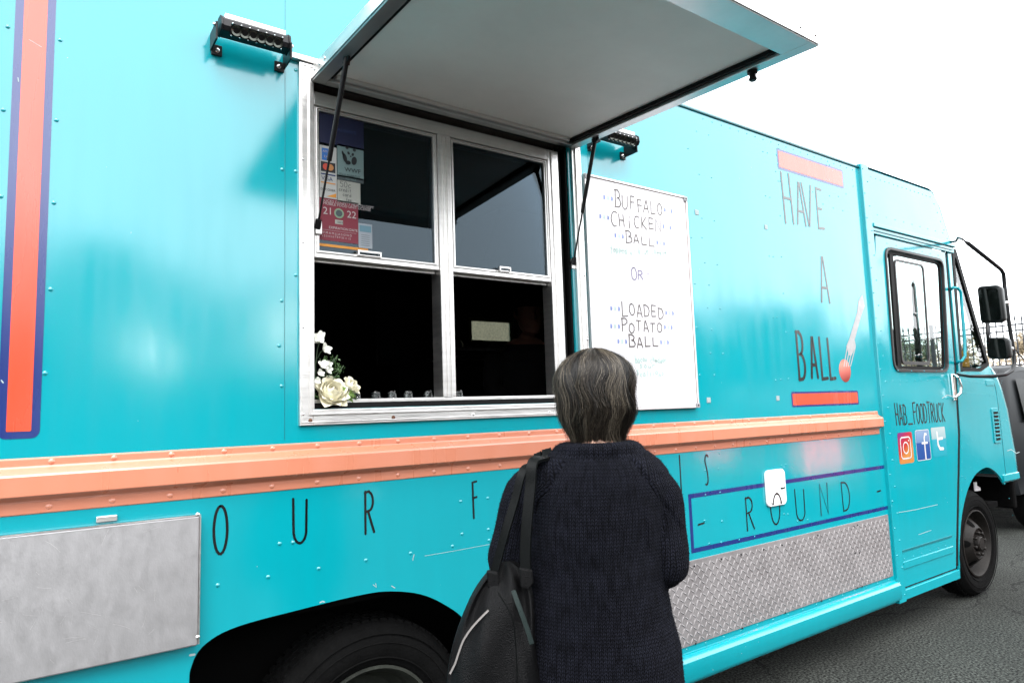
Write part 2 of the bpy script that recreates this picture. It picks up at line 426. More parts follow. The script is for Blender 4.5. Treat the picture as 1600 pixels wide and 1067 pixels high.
# ---- body rivets
rv = MB()
def riv(u, v, r=.0065):
    q = at(u, v); rv.dome(q.x, q.z, r, r * .5)
for u, v in [(12, 42), (94, 63), (5, 172), (88, 188), (1, 307), (84, 317), (79, 452), (70, 583), (440, 105), (462, 110), (441, 265), (462, 268), (440, 470), (440, 603), (436, 540), (462, 430),
             (340, 914), (419, 901), (498, 888), (571.6, 875), (641.6, 864), (437, 849), (458, 847), (720, 783), (762, 778), (722, 834), (763, 827), (707, 853), (764, 844)]:
    riv(u, v)
for i in range(22):
    rv.dome(2.86 + i * .076, 3.0, .0045, .003)
for i in range(6):
    rv.dome(2.80, 2.92 - i * .235, .005, .003); rv.dome(2.90, 2.92 - i * .235, .005, .003)
for u, v in [(1192, 237), (1199, 239), (1213, 242), (1214, 232), (1217, 232), (1215, 256), (1218, 257), (1291, 258), (1296, 258), (1291, 281), (1295, 281), (1212, 268), (1219, 283), (1216, 283),
             (1196, 306), (1203, 308), (1236, 305), (1247, 312), (1270, 300), (1300, 268), (1296, 306), (1310, 307), (1302, 325), (1286, 319), (1317, 329), (1219, 337), (1202, 400), (1208, 401),
             (1221, 401), (1086, 443), (1108, 445), (1224, 458), (1208, 496), (1214, 496), (1088, 512), (1112, 515), (1093, 586), (1116, 586), (1212, 594), (1220, 593), (1232, 592), (1228, 519),
             (1075, 232), (1097, 371), (1080, 371), (1333, 291), (1322, 303),
             (1123, 732), (1124, 708), (1102, 773), (1125, 769), (1101, 813), (1225, 803), (1231, 803), (1221, 727), (1228, 726), (1243, 745), (1246, 814), (1262, 812), (1108, 849), (1127, 847), (1155, 843), (1179, 838),
             (1102, 735), (1240, 728), (1128, 814), (1225, 730)]:
    riv(u, v, .0055)
for i in range(22):                     # rivets along the foot of the wall
    rv.dome(1.55 + i * .135, .363, .005, .003)
rv.build('body_rivet', M['teal'], truck, smooth=True, kind='stuff')
# seams of the sheet metal
s = MB()
for x, z0, z1 in ((2.02, 2.535, ZT - .04), (2.13, .9, 1.255), (.655, 1.42, ZT - .04)):
    MB().box(x, x + .0012, -.0012, .003, z0, z1).build('panel_seam', M['tealdark'], truck)
# small grey tape squares left on the paint
for u, v in [(1107, 625), (1215, 622), (1196.5, 355), (1088.5, 332)]:
    q = at(u, v); MB().box(q.x - .014, q.x + .014, -.003, 0.001, q.z - .013, q.z + .013).build('tape_square', M['grey'], truck, bevel=.001)

# ---- riser column and rocker
def colbox(x0, x1, z0, z1, y0, name, m):
    return MB().box(x0, x1, y0, .02, z0, z1).build(name, m, truck, bevel=.004)
cl = colbox(XC - .01, XD, .205, ZT - .005, -.022, 'corner_post', M['teal'])
rv = MB()
for i in range(17):
    rv.dome(XC + .006, .33 + i * .168, .006, .004, -.022); rv.dome(XC + .056, .25 + i * .168, .006, .004, -.022)
rv.build('post_rivet', M['teal'], cl, smooth=True, kind='stuff')
prof = [(.0, .348), (-.004, .348), (-.006, .342), (-.032, .334), (-.040, .324), (-.040, .248), (-.034, .236), (-.010, .228), (-.004, .212), (.03, .212)]
b = MB(); b.loft([[(x, y, z) for y, z in prof] for x in (1.42, XC - .012)], caps=True, closed=False)
b.build('rocker_sill', M['teal'], truck, smooth=35)
b = MB(); b.loft([[(x, y, z) for y, z in prof] for x in (XB, .375)], caps=True, closed=False)
b.build('rocker_sill', M['teal'], truck, smooth=35)

# ---- tread plate with raised lozenges
PX0, PX1, PZ0, PZ1 = 1.335, XC - .03, .378, .755
poly = [(1.345, .725), (1.37, .755), (PX1, PZ1), (PX1, PZ0), (1.43, PZ0), (1.425, .50), (1.385, .64)]
b = MB(); b.prism(poly, -.006, .0)
tp = b.build('tread_plate', M['tread'], truck, bevel=.001)
b = MB()
j = 0
z = PZ0 + .016
while z < PZ1 - .01:
    i = 0
    x = 1.44
    while x < PX1 - .012:
        a = math.radians(58 if (i + j) % 2 else -34)
        a += random.uniform(-.05, .05)
        ca, sa = math.cos(a), math.sin(a)
        Lh, Wh, H = .0165, .0036, .0022
        loc = [(-Lh, 0, 0), (-Lh * .5, -Wh, 0), (Lh * .5, -Wh, 0), (Lh, 0, 0), (Lh * .5, Wh, 0), (-Lh * .5, Wh, 0), (-Lh * .62, 0, H), (Lh * .62, 0, H)]
        vs_ = [(x + lx * ca - lz * sa, -.006 - h, z + lx * sa + lz * ca) for lx, lz, h in loc]
        b.add(vs_, [(0, 1, 6), (1, 2, 7, 6), (2, 3, 7), (3, 4, 7), (4, 5, 6, 7), (5, 0, 6)])
        x += .0265; i += 1
    z += .0275; j += 1
b.build('raised_lozenge', M['tread'], tp, smooth=50, kind='stuff')
b = MB()
for u, v in [(1085, 884), (1127, 873), (1193, 858), (1158, 866), (1222, 851), (1278, 836), (1087, 1005), (1160, 981), (1227, 957), (1284, 938), (1340, 918), (1347, 916), (1334, 822), (1340, 820), (1336, 864), (1343, 863)]:
    q = at(u, v, -.006); b.dome(q.x, q.z, .006, .003, -.0065)
b.build('bolt', M['blackmetal'], tp, smooth=True, kind='stuff')

# ---- folded down counter shelf at the left
b = MB(); b.box(-1.3, .400, -.040, -.016, .853, 1.215)
sh = shelf_part = b.build('folding_shelf', M['alu_h'], truck, bevel=.004)
MB().box(-1.3, .403, -.043, -.0405, 1.2155, 1.219).build('shelf_lip', M['alu'], sh)
MB().box(.4005, .404, -.040, -.016, .856, 1.213).build('shelf_lip', M['alu'], sh)
b = MB(); b.box(.145, .195, -.010, 0, 1.222, 1.238)
b.build('shelf_hinge', M['alu'], sh, bevel=.002)
for u, v in [(309, 803.5), (309, 995)]:
    q = at(u, v, -.04); MB().dome(q.x, q.z, .006, .003, -.0405).build('corner_screw', M['alu'], sh, smooth=True)

# ---- serving window
FX0, FX1, FZ0, FZ1 = .700, 1.965, 1.462, 2.70
b = MB()
fr = []
def ring(mb, x0, x1, z0, z1, wl, wr, wb, wt, y0, y1):
    mb.box(x0, x0 + wl, y0, y1, z0, z1)
    mb.box(x1 - wr, x1, y0, y1, z0, z1)
    mb.box(x0 + wl, x1 - wr, y0, y1, z0, z0 + wb)
    mb.box(x0 + wl, x1 - wr, y0, y1, z1 - wt, z1)
ring(b, FX0, FX1, FZ0, FZ1, .044, .044, .05, .05, -.014, .002)
win = b.build('serving_window', M['alu'], truck, bevel=.002)
b = MB()        # raised inner beads of the frame
ring(b, FX0 + .030, FX1 - .030, FZ0 + .032, FZ1 - .03, .008, .008, .007, .007, -.021, -.0135)
ring(b, FX0 + .006, FX1 - .006, FZ0 + .008, FZ1 - .008, .004, .004, .004, .004, -.017, -.0135)
b.build('frame_bead', M['alu'], win, bevel=.0015)
b = MB()        # jambs of the recess
b.box(WX0 - .004, WX0 + .004, -.012, .11, WZ0, WZ1); b.box(1.915, 1.921, -.012, .11, WZ0, WZ1)
b.box(WX0, 1.92, -.012, .11, WZ1 + .0, WZ1 + .006); b.box(WX0, 1.92, -.012, .11, WZ0 - .006, WZ0 - .001)
b.build('recess_lining', M['alu'], win)
MB().box(WX0 + .004, 1.915, .014, .030, WZ0 + .001, WZ0 + .020).build('rubber_seal', M['seal'], win)
b = MB(); b.box(1.862, 1.878, .03, .05, WZ0, WZ1); b.box(1.890, 1.902, .01, .05, WZ0, WZ1)
b.build('side_channel', M['seal'], win)
# window unit: two lights side by side, upper sashes closed, lower ones slid up
UX0, UX1, UZ0, UZ1, UY = .752, 1.862, 1.535, 2.625, .022
MX0, MX1 = at(689, 500, .022).x, at(709, 500, .022).x
SX1 = 1.80
b = MB()
b.box(UX0, UX0 + .010, UY, UY + .07, UZ0, UZ1); b.box(SX1, UX1, UY - .0, UY + .07, UZ0, UZ1)
b.box(MX0, MX1, UY - .006, UY + .07, UZ0 + .012, UZ1 - .05)
b.box(UX0 + .010, SX1, UY, UY + .07, UZ1 - .05, UZ1)
b.box(UX0 + .010, SX1, UY - .004, UY + .07, UZ0 - .012, UZ0 + .012)
b.build('window_unit_frame', M['alu'], win, bevel=.003)
b = MB()
b.box(SX1 + .018, SX1 + .026, UY - .006, UY + .001, UZ0 + .02, UZ1 - .01); b.box(MX0 + .016, MX0 + .022, UY - .012, UY - .005, UZ0 + .013, UZ1 - .06); b.box(MX1 - .022, MX1 - .016, UY - .012, UY - .005, UZ0 + .013, UZ1 - .06)
b.build('frame_bead', M['alu'], win, bevel=.001)
ZM = 2.045
for k, (x0, x1, zt) in enumerate(((UX0 + .012, MX0 - .001, UZ1 - .052), (MX1 + .001, SX1 - .001, UZ1 - .052))):
    b = MB()
    ring(b, x0, x1, ZM - .012, zt, .017, .017, .026, .014, UY + .004, UY + .026)
    ring(b, x0 + .006, x1 - .006, ZM + .004, zt - .005, .004, .004, .004, .004, UY - .001, UY + .005)
    sash = b.build('sash', M['alu'], win, bevel=.0015)
    MB().box(x0 + .017, x1 - .017, UY + .014, UY + .018, ZM + .013, zt - .013).build('pane', M['glass'], win)
    b = MB()        # raised lower sash sits behind
    ring(b, x0 + .002, x1 - .002, ZM - .022, zt - .004, .016, .016, .022, .014, UY + .034, UY + .052)
    b.build('inner_sash', M['alu'], win, bevel=.0015)
    hx = (at(576, 392, .022).x if k == 0 else at(787, 412, .022).x)
    b = MB()
    hw = .028 if k else .045
    b.box(hx - hw, hx - hw + .006, UY - .012, UY + .004, ZM + .008, ZM + .028); b.box(hx + hw - .006, hx + hw, UY - .012, UY + .004, ZM + .008, ZM + .028)
    b.box(hx - hw + .006, hx + hw - .006, UY - .012, UY - .006, ZM + .020, ZM + .028); b.box(hx - hw + .006, hx + hw - .006, UY - .008, UY - .002, ZM + .008, ZM + .013)
    b.build('sash_handle', M['alu'], win, bevel=.001)
b = MB(); b2 = MB()
for i in range(5): b.dome(FX0 + .010, 1.50 + i * .285, .006, .004, -.014)
for i in range(5): b.dome(FX1 - .010, 1.50 + i * .285, .006, .004, -.014)
for i, x in enumerate((.755, 1.05, 1.38, 1.75)):
    (b2 if i < 2 else b).dome(x - .02, FZ0 + .016, .0075, .004, -.014)
b.build('frame_screw', M['chrome'], win, smooth=True, kind='stuff')
b2.build('rusty_screw', mat('rust', (.10, .04, .02), .8), win, smooth=True, label='rusty brown screw heads', kind='stuff')
# hinge cap running past the frame at the top left
MB().box(.665, .78, -.022, -.0005, 2.703, 2.722).build('hinge_flange', M['alu'], win, bevel=.002)

# ---- raised hatch (awning)
AX0, AX1 = .742, 1.932
HZ, ang = 2.668, math.radians(-3.4)
def aw(x, dd, t):
    """x along the truck, dd out from the hinge, t thickness above the underside"""
    return (x, -.012 - dd * math.cos(ang) - t * math.sin(ang) * 0, HZ - .030 + dd * math.sin(ang) + t)
AL = 1.15
def abox(mb, x0, x1, d0, d1, t0, t1):
    c = [aw(x, d, t) for t in (t0, t1) for x, d in ((x0, d1), (x1, d1), (x1, d0), (x0, d0))]
    mb.add(c, [(0, 3, 2, 1), (4, 5, 6, 7), (0, 1, 5, 4), (1, 2, 6, 5), (2, 3, 7, 6), (3, 0, 4, 7)])
b = MB(); abox(b, AX0 + .002, AX1 - .002, .002, AL - .002, .0405, .044)
aws = b.build('serving_hatch', M['alu'], truck)
b = MB()
abox(b, AX0, AX0 + .045, 0, AL, 0, .040); abox(b, AX1 - .045, AX1, 0, AL, 0, .040)
abox(b, AX0 + .045, AX1 - .045, 0, .035, 0, .040); abox(b, AX0 + .045, AX1 - .045, AL - .10, AL, 0, .040)
hatch_alu = mat('hatch_aluminium', (.60, .62, .62), .36, 1, noise_amt=.1, noise_scale=4, bump=.06, bump_scale=40)
b.build('hatch_frame', hatch_alu, aws, bevel=.002)
b = MB(); abox(b, AX0 + .0455, AX1 - .0455, .0355, AL - .1005, .026, .0400)
b.build('hatch_liner', M['liner'], aws)
b = MB()
abox(b, AX0 + .0455, AX0 + .062, .036, AL - .1005, .012, .0255); abox(b, AX1 - .062, AX1 - .0455, .036, AL - .1005, .012, .0255)
b.build('liner_gasket', M['seal'], aws, kind='stuff')
b = MB(); abox(b, AX0 + .07, AX1 - .07, .038, .052, .010, .0255); b.build('inner_stop', M['alu'], aws, bevel=.002)
b = MB()
abox(b, AX0 - .004, AX1 + .004, AL + .001, AL + .004, .004, .058)
abox(b, AX1 + .001, AX1 + .004, 0, AL, .006, .050); abox(b, AX0 - .004, AX0 - .001, 0, AL, .006, .050)
b.build('hatch_edge', M['alu'], aws, bevel=.001)
for x in (AX1 - .10, AX1 - .02, 1.3):
    q = aw(x, AL + .004, .03); MB().ball(q, .007, 1, .5, 1, 8, 6).build('edge_screw', M['chrome'], aws, smooth=True)
for i in range(3):
    q = aw(AX0 - .004, .04 + i * .05, .028); MB().ball(q, .006, .5, 1, 1, 8, 6).build('edge_screw', M['chrome'], aws, smooth=True)
# latch at the outer right corner
q = Vector(aw(AX1 - .022, AL - .22, -.0005))
b = MB(); b.lathe([(.0, -.034), (.010, -.034), (.014, -.028), (.011, -.02), (.011, -.012), (.017, -.008), (.017, 0), (0, 0)], q, 'z', 14)
lt = b.build('latch', M['blackmetal'], aws, smooth=40)
MB().tube([q + Vector((0, 0, -.026)), q + Vector((-.008, .018, -.030)), q + Vector((-.006, .034, -.034)), q + Vector((.004, .030, -.036))], .002, 6).build('latch_wire', M['chrome'], aws, smooth=True)
# gas struts
for k in range(2):
    if k == 0:
        top = Vector(aw(AX0 + .035, .235, -.004)); bot = at(497, 350, .012); bot.y = .012
    else:
        top = Vector(aw(AX1 - .022, .16, -.004)); bot = at(876, 405, .0); bot.x = 1.912; bot = Vector((1.905, -.004, 2.13))
    dv = (bot - top); Ld = dv.length; dn = dv.normalized()
    b = MB(); b.tube([top, top + dn * Ld * .60], .0085, 12)
    st = b.build('gas_strut', M['blackmetal'], aws, smooth=40)
    MB().tube([top + dn * Ld * .59, bot], .004, 8).build('strut_rod', M['blackmetal'], aws, smooth=40)
    for e in (top, bot):
        MB().tube([e - dn * .016, e + dn * .016], [.010, .012], 10).build('strut_end', M['blackmetal'], aws, smooth=40)
    b = MB(); b.box(top.x - .004, top.x + .004, top.y - .02, top.y + .02, top.z - .012, top.z + .02)
    b.build('strut_bracket', M['blackmetal'], aws, bevel=.002)
    b = MB(); b.box(bot.x - .008, bot.x + .014, bot.y, bot.y + .012, bot.z - .035, bot.z + .012)
    b.build('strut_bracket', M['alu'], aws, bevel=.002)

# ---- stickers behind / on the left pane
def font_obj(txt, size, x, z, y, m, parent, name='lettering', sx=1.0, align='LEFT', extr=0):
    cu = bpy.data.curves.new(name, 'FONT'); cu.body = txt; cu.size = size; cu.align_x = align; cu.resolution_u = 3
    tmp = bpy.data.objects.new('tmp', cu); col.objects.link(tmp)
    dg = bpy.context.evaluated_depsgraph_get(); me = bpy.data.meshes.new_from_object(tmp.evaluated_get(dg))
    bpy.data.objects.remove(tmp); bpy.data.curves.remove(cu)
    for vv in me.vertices:
        a, bb, _ = vv.co
        vv.co = (x + a * sx, y, z + bb)
    me.materials.clear(); me.materials.append(m)
    o = bpy.data.objects.new(name, me); return link(o, parent)
GY = UY + .0135     # front face of the pane
pm = {k: mat(k, c, .55) for k, c in dict(card_white=(.36, .37, .36), card_teal=(.13, .20, .20), amex_blue=(.02, .12, .38), deep_blue=(.002, .005, .035), cherry=(.15, .009, .024), note_paper=(.28, .29, .26), leaflet=(.24, .27, .30),
                                      ochre=(.50, .20, .02), near_black=(.01, .012, .015), mc_red=(.42, .05, .03), mc_amber=(.40, .17, .06), slate=(.04, .055, .06), pale_print=(.36, .33, .33), pen=(.015, .02, .03), pale_green=(.16, .24, .16), sky_print=(.09, .19, .24), visa_navy=(.005, .02, .10)).items()}
LY = [0]
def card(u0, v0, u1, v1, m, name='sticker', parent=None, lift=.0006, label=None):
    a = at(u0, (v0 + v1) / 2, GY); c = at(u1, (v0 + v1) / 2, GY)
    t = at((u0 + u1) / 2, v0, GY); bo = at((u0 + u1) / 2, v1, GY)
    y = GY - lift
    b = MB(); b.add([(a.x, y, bo.z), (c.x, y, bo.z), (c.x, y, t.z), (a.x, y, t.z)], [(0, 1, 2, 3)])
    return b.build(name, pm[m], parent or win, label=label), a.x, c.x, bo.z, t.z
# the printed stickers are parts of the window, their print sub-part meshes are folded into one sticker group each
card(499, 178, 568, 229, 'deep_blue', label='dark blue sticker with faint lettering')
font_obj('ALWAYS', .018, at(527, 205, GY).x, at(527, 205, GY).z, GY - .0012, mat('faint_blue', (.02, .04, .12), .5), win, 'sticker_lettering')
b, x0, x1, z0, z1 = card(499, 229, 526, 310, 'card_white', label='strip of accepted payment card logos')
W = x1 - x0; H = z1 - z0
def sub(fx0, fx1, fz0, fz1, m, lift=.0012, name='sticker_print'):
    y = GY - lift
    return MB().add([(x0 + W * fx0, y, z0 + H * fz0), (x0 + W * fx1, y, z0 + H * fz0), (x0 + W * fx1, y, z0 + H * fz1), (x0 + W * fx0, y, z0 + H * fz1)], [(0, 1, 2, 3)]).build(name, pm[m], win)
def disc(fx, fz, rx, rz, m, lift=.0018, n=20, rot=0, name='sticker_print'):
    y = GY - lift; cx = x0 + W * fx; cz = z0 + H * fz; c, s_ = math.cos(rot), math.sin(rot)
    v = [(cx + rx * math.cos(2 * PI * k / n) * c - rz * math.sin(2 * PI * k / n) * s_, y, cz + rx * math.cos(2 * PI * k / n) * s_ + rz * math.sin(2 * PI * k / n) * c) for k in range(n)]
    return MB().add(v, [tuple(range(n))]).build(name, pm[m], win)
sub(.14, .62, .72, .95, 'amex_blue')
font_obj('AM', .012, x0 + W * .18, z0 + H * .87, GY - .0018, pm['pale_print'], win, 'sticker_lettering'); font_obj('EX', .012, x0 + W * .26, z0 + H * .77, GY - .0018, pm['pale_print'], win, 'sticker_lettering')
sub(.08, .92, .50, .69, 'near_black'); disc(.38, .595, .012, .012, 'mc_red'); disc(.62, .595, .012, .012, 'mc_amber', .0022)
sub(.08, .92, .44, .465, 'visa_navy'); font_obj('VISA', .021, x0 + W * .10, z0 + H * .335, GY - .0018, pm['visa_navy'], win, 'sticker_lettering'); sub(.08, .92, .28, .30, 'ochre')
font_obj('DISCOVER', .0115, x0 + W * .05, z0 + H * .14, GY - .0018, pm['near_black'], win, 'sticker_lettering')
y = GY - .0016; MB().add([(x0 + W * .4, y, z0 + H * .03), (x0 + W * .95, y, z0 + H * .03), (x0 + W * .95, y, z0 + H * .11)], [(0, 1, 2)]).build('sticker_print', pm['ochre'], win)
# wildlife charity sticker: panda of black patches above three letters
b, x0, x1, z0, z1 = card(527, 229, 568, 279, 'card_teal', label='pale sticker with black panda emblem')
W = x1 - x0; H = z1 - z0
for fx, fz, rx, rz, ro in ((.36, .93, .0060, .0060, 0), (.64, .90, .0060, .0060, 0), (.42, .77, .0045, .006, .5), (.58, .75, .0045, .006, -.5), (.50, .68, .003, .0025, 0), (.28, .60, .0075, .017, .25), (.63, .56, .010, .016, -.2), (.40, .47, .010, .0075, .2), (.21, .72, .004, .011, .3)):
    disc(fx, fz, rx, rz, 'near_black', rot=ro)
font_obj('WWF', .022, x0 + W * .26, z0 + H * .19, GY - .0018, pm['near_black'], win, 'sticker_lettering', sx=1.1)
font_obj('World Wildlife Fund', .0095, x0 + W * .05, z0 + H * .06, GY - .0018, pm['near_black'], win, 'sticker_lettering')
b, x0, x1, z0, z1 = card(527, 276.5, 568, 284, 'slate'); font_obj('MEMBER', .011, x0 + .03, z0 + .004, GY - .0018, pm['card_teal'], win, 'sticker_lettering')
b, x0, x1, z0, z1 = card(527, 284, 563, 318, 'note_paper', label='handwritten paper note')
note = (x0, x1, z0, z1)
b, x0, x1, z0, z1 = card(498.5, 313, 559.5, 378, 'cherry', label='cherry red license sticker with years')
W = x1 - x0; H = z1 - z0
for t, sz, fx, fz in (('BUCKS COUNTY HEALTH DEPT', .0135, .08, .91), ('MOBILE FOOD UNIT LICENSE', .0135, .10, .845), ('21', .036, .09, .62), ('22', .036, .70, .61), ('EXPIRATION DATE', .0125, .24, .29), ('J F M A M J J A S O N D', .011, .06, .155), ('1 2 3 4 5 6 7 8 9 10 11 12', .010, .06, .08)):
    font_obj(t, sz, x0 + W * fx, z0 + H * fz, GY - .0018, pm['pale_print'], win, 'sticker_lettering')
disc(.50, .68, .018, .018, 'pale_green'); disc(.50, .68, .012, .012, 'slate', .0024); sub(.40, .60, .42, .52, 'note_paper'); 
font_obj('1003', .012, x0 + W * .43, z0 + H * .44, GY - .0018, pm['near_black'], win, 'sticker_lettering'); sub(.05, .95, .245, .25, 'pale_print')
b, x0, x1, z0, z1 = card(560, 350, 581.5, 388, 'leaflet', label='small leaflet with blue picture')
W = x1 - x0; H = z1 - z0
sub(.08, .92, .66, .92, 'sky_print')
for i in range(6): sub(.2, .8, .1 + i * .085, .115 + i * .085, 'slate')
b, *_ = card(499, 384.5, 575, 388.5, 'ochre', label='thin amber strip')

# ---- stroke lettering
def arc(cx, cz, rx, rz, a0, a1, n=10):
    return [(cx + rx * math.cos(math.radians(a0 + (a1 - a0) * k / n)), cz + rz * math.sin(math.radians(a0 + (a1 - a0) * k / n))) for k in range(n + 1)]
GLY = {
 'O': [arc(.5, .5, .5, .5, 95, 455, 22)],
 'U': [[(.0, 1), (.02, .35)] + arc(.5, .28, .47, .28, 190, 350, 10) + [(1, .95)]],
 'R': [[(.04, 0), (.06, 1)] , [(.0, .97), (.45, 1)] + arc(.45, .76, .45, .22, 80, -80, 8) + [(.12, .52)], [(.35, .52), (1, .02)]],
 'F': [[(.3, 0), (.22, .98), (1, 1)], [(.22, .55), (.95, .57)]],
 'S': [arc(.62, .80, .36, .19, 40, 200, 8) + [(.45, .58), (.62, .38)] + arc(.32, .2, .34, .2, 15, -120, 8)],
 'N': [[(0, 0), (.06, 1), (.9, .02), (1, 1)]],
 'D': [[(.05, 0), (.0, 1)], [(0, .99), (.35, .98)] + arc(.35, .5, .65, .48, 80, -80, 12) + [(.05, .02)]],
 'H': [[(0, 1), (.12, 0)], [(.82, 1), (1, .02)], [(.06, .5), (.92, .5)]],
 'A': [[(0, 0), (.42, 1), (.55, 1), (1, 0)], [(.14, .32), (.86, .32)]],
 'V': [[(0, 1), (.5, 0), (.58, 0), (1, 1)]],
 'E': [[(.95, .99), (.1, 1), (.1, 0), (1, .02)], [(.1, .5), (.8, .5)]],
 'B': [[(.08, 0), (.08, 1)], [(0, 1), (.45, 1)] + arc(.45, .76, .4, .22, 80, -80, 8) + [(.4, .53)] + arc(.48, .27, .5, .26, 80, -80, 8) + [(.02, 0)]],
 'L': [[(.05, 1), (.1, 0), (1, .02)]],
 'I': [[(.5, 1), (.5, 0)]],
 'P': [[(.1, 0), (.06, 1)], [(0, .95), (.4, 1)] + arc(.45, .75, .5, .24, 80, -90, 8) + [(.15, .48)]],
 'T': [[(.5, 0), (.5, 1)], [(0, 1), (1, 1)]],
 'C': [arc(.6, .5, .55, .5, 55, 300, 14)],
 'K': [[(.05, 1), (.1, 0)], [(.95, 1), (.12, .45), (1, 0)]],
 '_': [[(0, .0), (1, .0)]], '-': [[(0, .4), (1, .6)]],
 'i': [[(.5, .6), (.5, 0)], [(.5, .85), (.62, .98)]],
 '5': [[(.9, 1), (.15, 1), (.1, .58)] + arc(.45, .32, .48, .32, 100, -140, 10)], '0': [arc(.5, .5, .48, .5, 90, 450, 16)],
 'c': [arc(.55, .3, .45, .3, 50, 310, 10)], 'r': [[(.1, .6), (.15, 0)], [(.15, .4), (.45, .6), (.8, .55)]], 'e': [[(.1, .32), (.9, .36)] + arc(.5, .3, .42, .3, 10, 310, 10)],
 'd': [arc(.45, .25, .38, .25, 40, 320, 10), [(.88, 1), (.9, 0)]], 't': [[(.5, .9), (.5, .05), (.7, 0)], [(.2, .6), (.85, .6)]], 'a': [arc(.45, .3, .4, .3, 40, 320, 10), [(.88, .6), (.92, 0)]],
 'f': [[(.9, .95), (.6, 1), (.45, .8), (.42, 0)], [(.1, .55), (.8, .55)]], 'p': [[(.1, .6), (.12, -.35)], arc(.5, .3, .38, .3, 150, -150, 10)], 'o': [arc(.5, .3, .42, .3, 90, 450, 12)],
 'w': [[(0, .6), (.25, 0), (.5, .5), (.75, 0), (1, .6)]], 'b': [[(.1, 1), (.1, 0)], arc(.45, .28, .38, .28, 150, -150, 10)], 'l': [[(.5, 1), (.5, 0)]], 'u': [[(.05, .6), (.1, .15), (.5, 0), (.9, .2), (.92, .6), (.95, 0)]],
 'h': [[(.1, 1), (.1, 0)], [(.1, .4), (.5, .6), (.85, .4), (.88, 0)]], 's': [[(.85, .55), (.4, .6), (.3, .4), (.75, .25), (.6, .02), (.1, .05)]], 'n': [[(.1, .6), (.1, 0)], [(.1, .4), (.5, .6), (.85, .4), (.88, 0)]],
 'm': [[(0, 0), (.02, .6)], [(.02, .4), (.3, .6), (.45, .4), (.45, 0)], [(.45, .4), (.8, .6), (.95, .4), (.98, 0)]], '/': [[(.1, -.1), (.9, 1)]], '&': [[(.9, 0), (.3, .8), (.5, 1), (.7, .8), (.1, .2), (.5, 0), (.9, .4)]], ' ': [],
}
def letter(ch, x0, x1, z0, z1, wd, m, parent, y=-.0012, name='letter', lean=0, jit=0):
    b = MB()
    for k, stt in enumerate(GLY[ch]):
        pts = [(x0 + (x1 - x0) * px + lean * (z1 - z0) * (pz - .5) + random.uniform(-jit, jit), z0 + (z1 - z0) * pz + random.uniform(-jit, jit)) for px, pz in stt]
        b.ribbon(pts, wd, y - .00025 * k)
    if b.f: return b.build(name, m, parent)
def gl(ch, u0, v0, u1, v1, wd, **k):
    um, vm_ = (u0 + u1) / 2, (v0 + v1) / 2
    return letter(ch, at(u0, vm_).x, at(u1, vm_).x, at(um, v1).z, at(um, v0).z, wd, M['ink'], truck, **k)
for a in (('O', 334, 790, 355, 865), ('U', 458, 778, 479, 848), ('R', 570, 767, 584, 833), ('F', 737, 752, 745, 809), ('S', 1100, 710, 1108, 757)):
    gl(*a, .0078)
for ch, xm, wd in (('O', 1.62, .045), ('O', 1.86, .045), ('D', 2.10, .045), ('I', 2.52, .02)):
    letter(ch, xm - wd / 2, xm + wd / 2, 1.072, 1.248, .0078, M['ink'], truck)
for a in (('R', 1165.5, 776, 1177, 828), ('U', 1243, 763, 1257, 813), ('N', 1281, 755, 1293.5, 804), ('D', 1315.5, 752, 1327, 798), ('-', 1090.5, 815, 1100, 821), ('-', 1370, 765.5, 1376, 768.5)):
    gl(*a, .0085, y=-.0014)
a_ = math.degrees(math.asin(max(-.99, (at(1211, 790).z - (at(1211, 819).z + at(1211, 770).z) / 2) / ((at(1211, 770).z - at(1211, 819).z) / 2))))
MB().ribbon(arc((at(1204, 795).x + at(1218, 795).x) / 2, (at(1211, 819).z + at(1211, 770).z) / 2, (at(1218, 795).x - at(1204, 795).x) / 2, (at(1211, 770).z - at(1211, 819).z) / 2, a_, -180 - a_, 18), .0085, -.0014).build('letter', M['ink'], truck)
for a in (('H', 1223, 272, 1237, 349), ('A', 1244, 287, 1256.5, 351), ('V', 1254.5, 289, 1268.5, 352), ('E', 1276, 296, 1285.5, 357), ('A', 1281, 403, 1293.5, 472)):
    gl(*a, .015, y=-.0014)
for a in (('B', 1245.5, 519, 1256.5, 593), ('A', 1266, 528, 1275.5, 590), ('L', 1281.5, 528, 1291, 592), ('L', 1294.5, 530, 1303, 592)):
    gl(*a, .020, y=-.0014)
q0, q1 = at(1397.5, 650), at(1475, 646)
zt, zb = at(1400, 633).z, at(1400, 664).z
tx = 'HAB_FOODTRUCK'
wds = dict(_=1.15)
tot = sum(wds.get(c, .8) for c in tx); x = q0.x
for i, c in enumerate(tx):
    wd = (q1.x - q0.x) / tot * wds.get(c, .8)
    big = c in 'HFT' and i in (0, 4, 8)
    letter(c, x + wd * .10, x + wd * .85, zb, (zt + (.012 if big else 0)) if c != '_' else zb + .01, .0105, M['ink'], truck, y=-.0052)
    x += wd
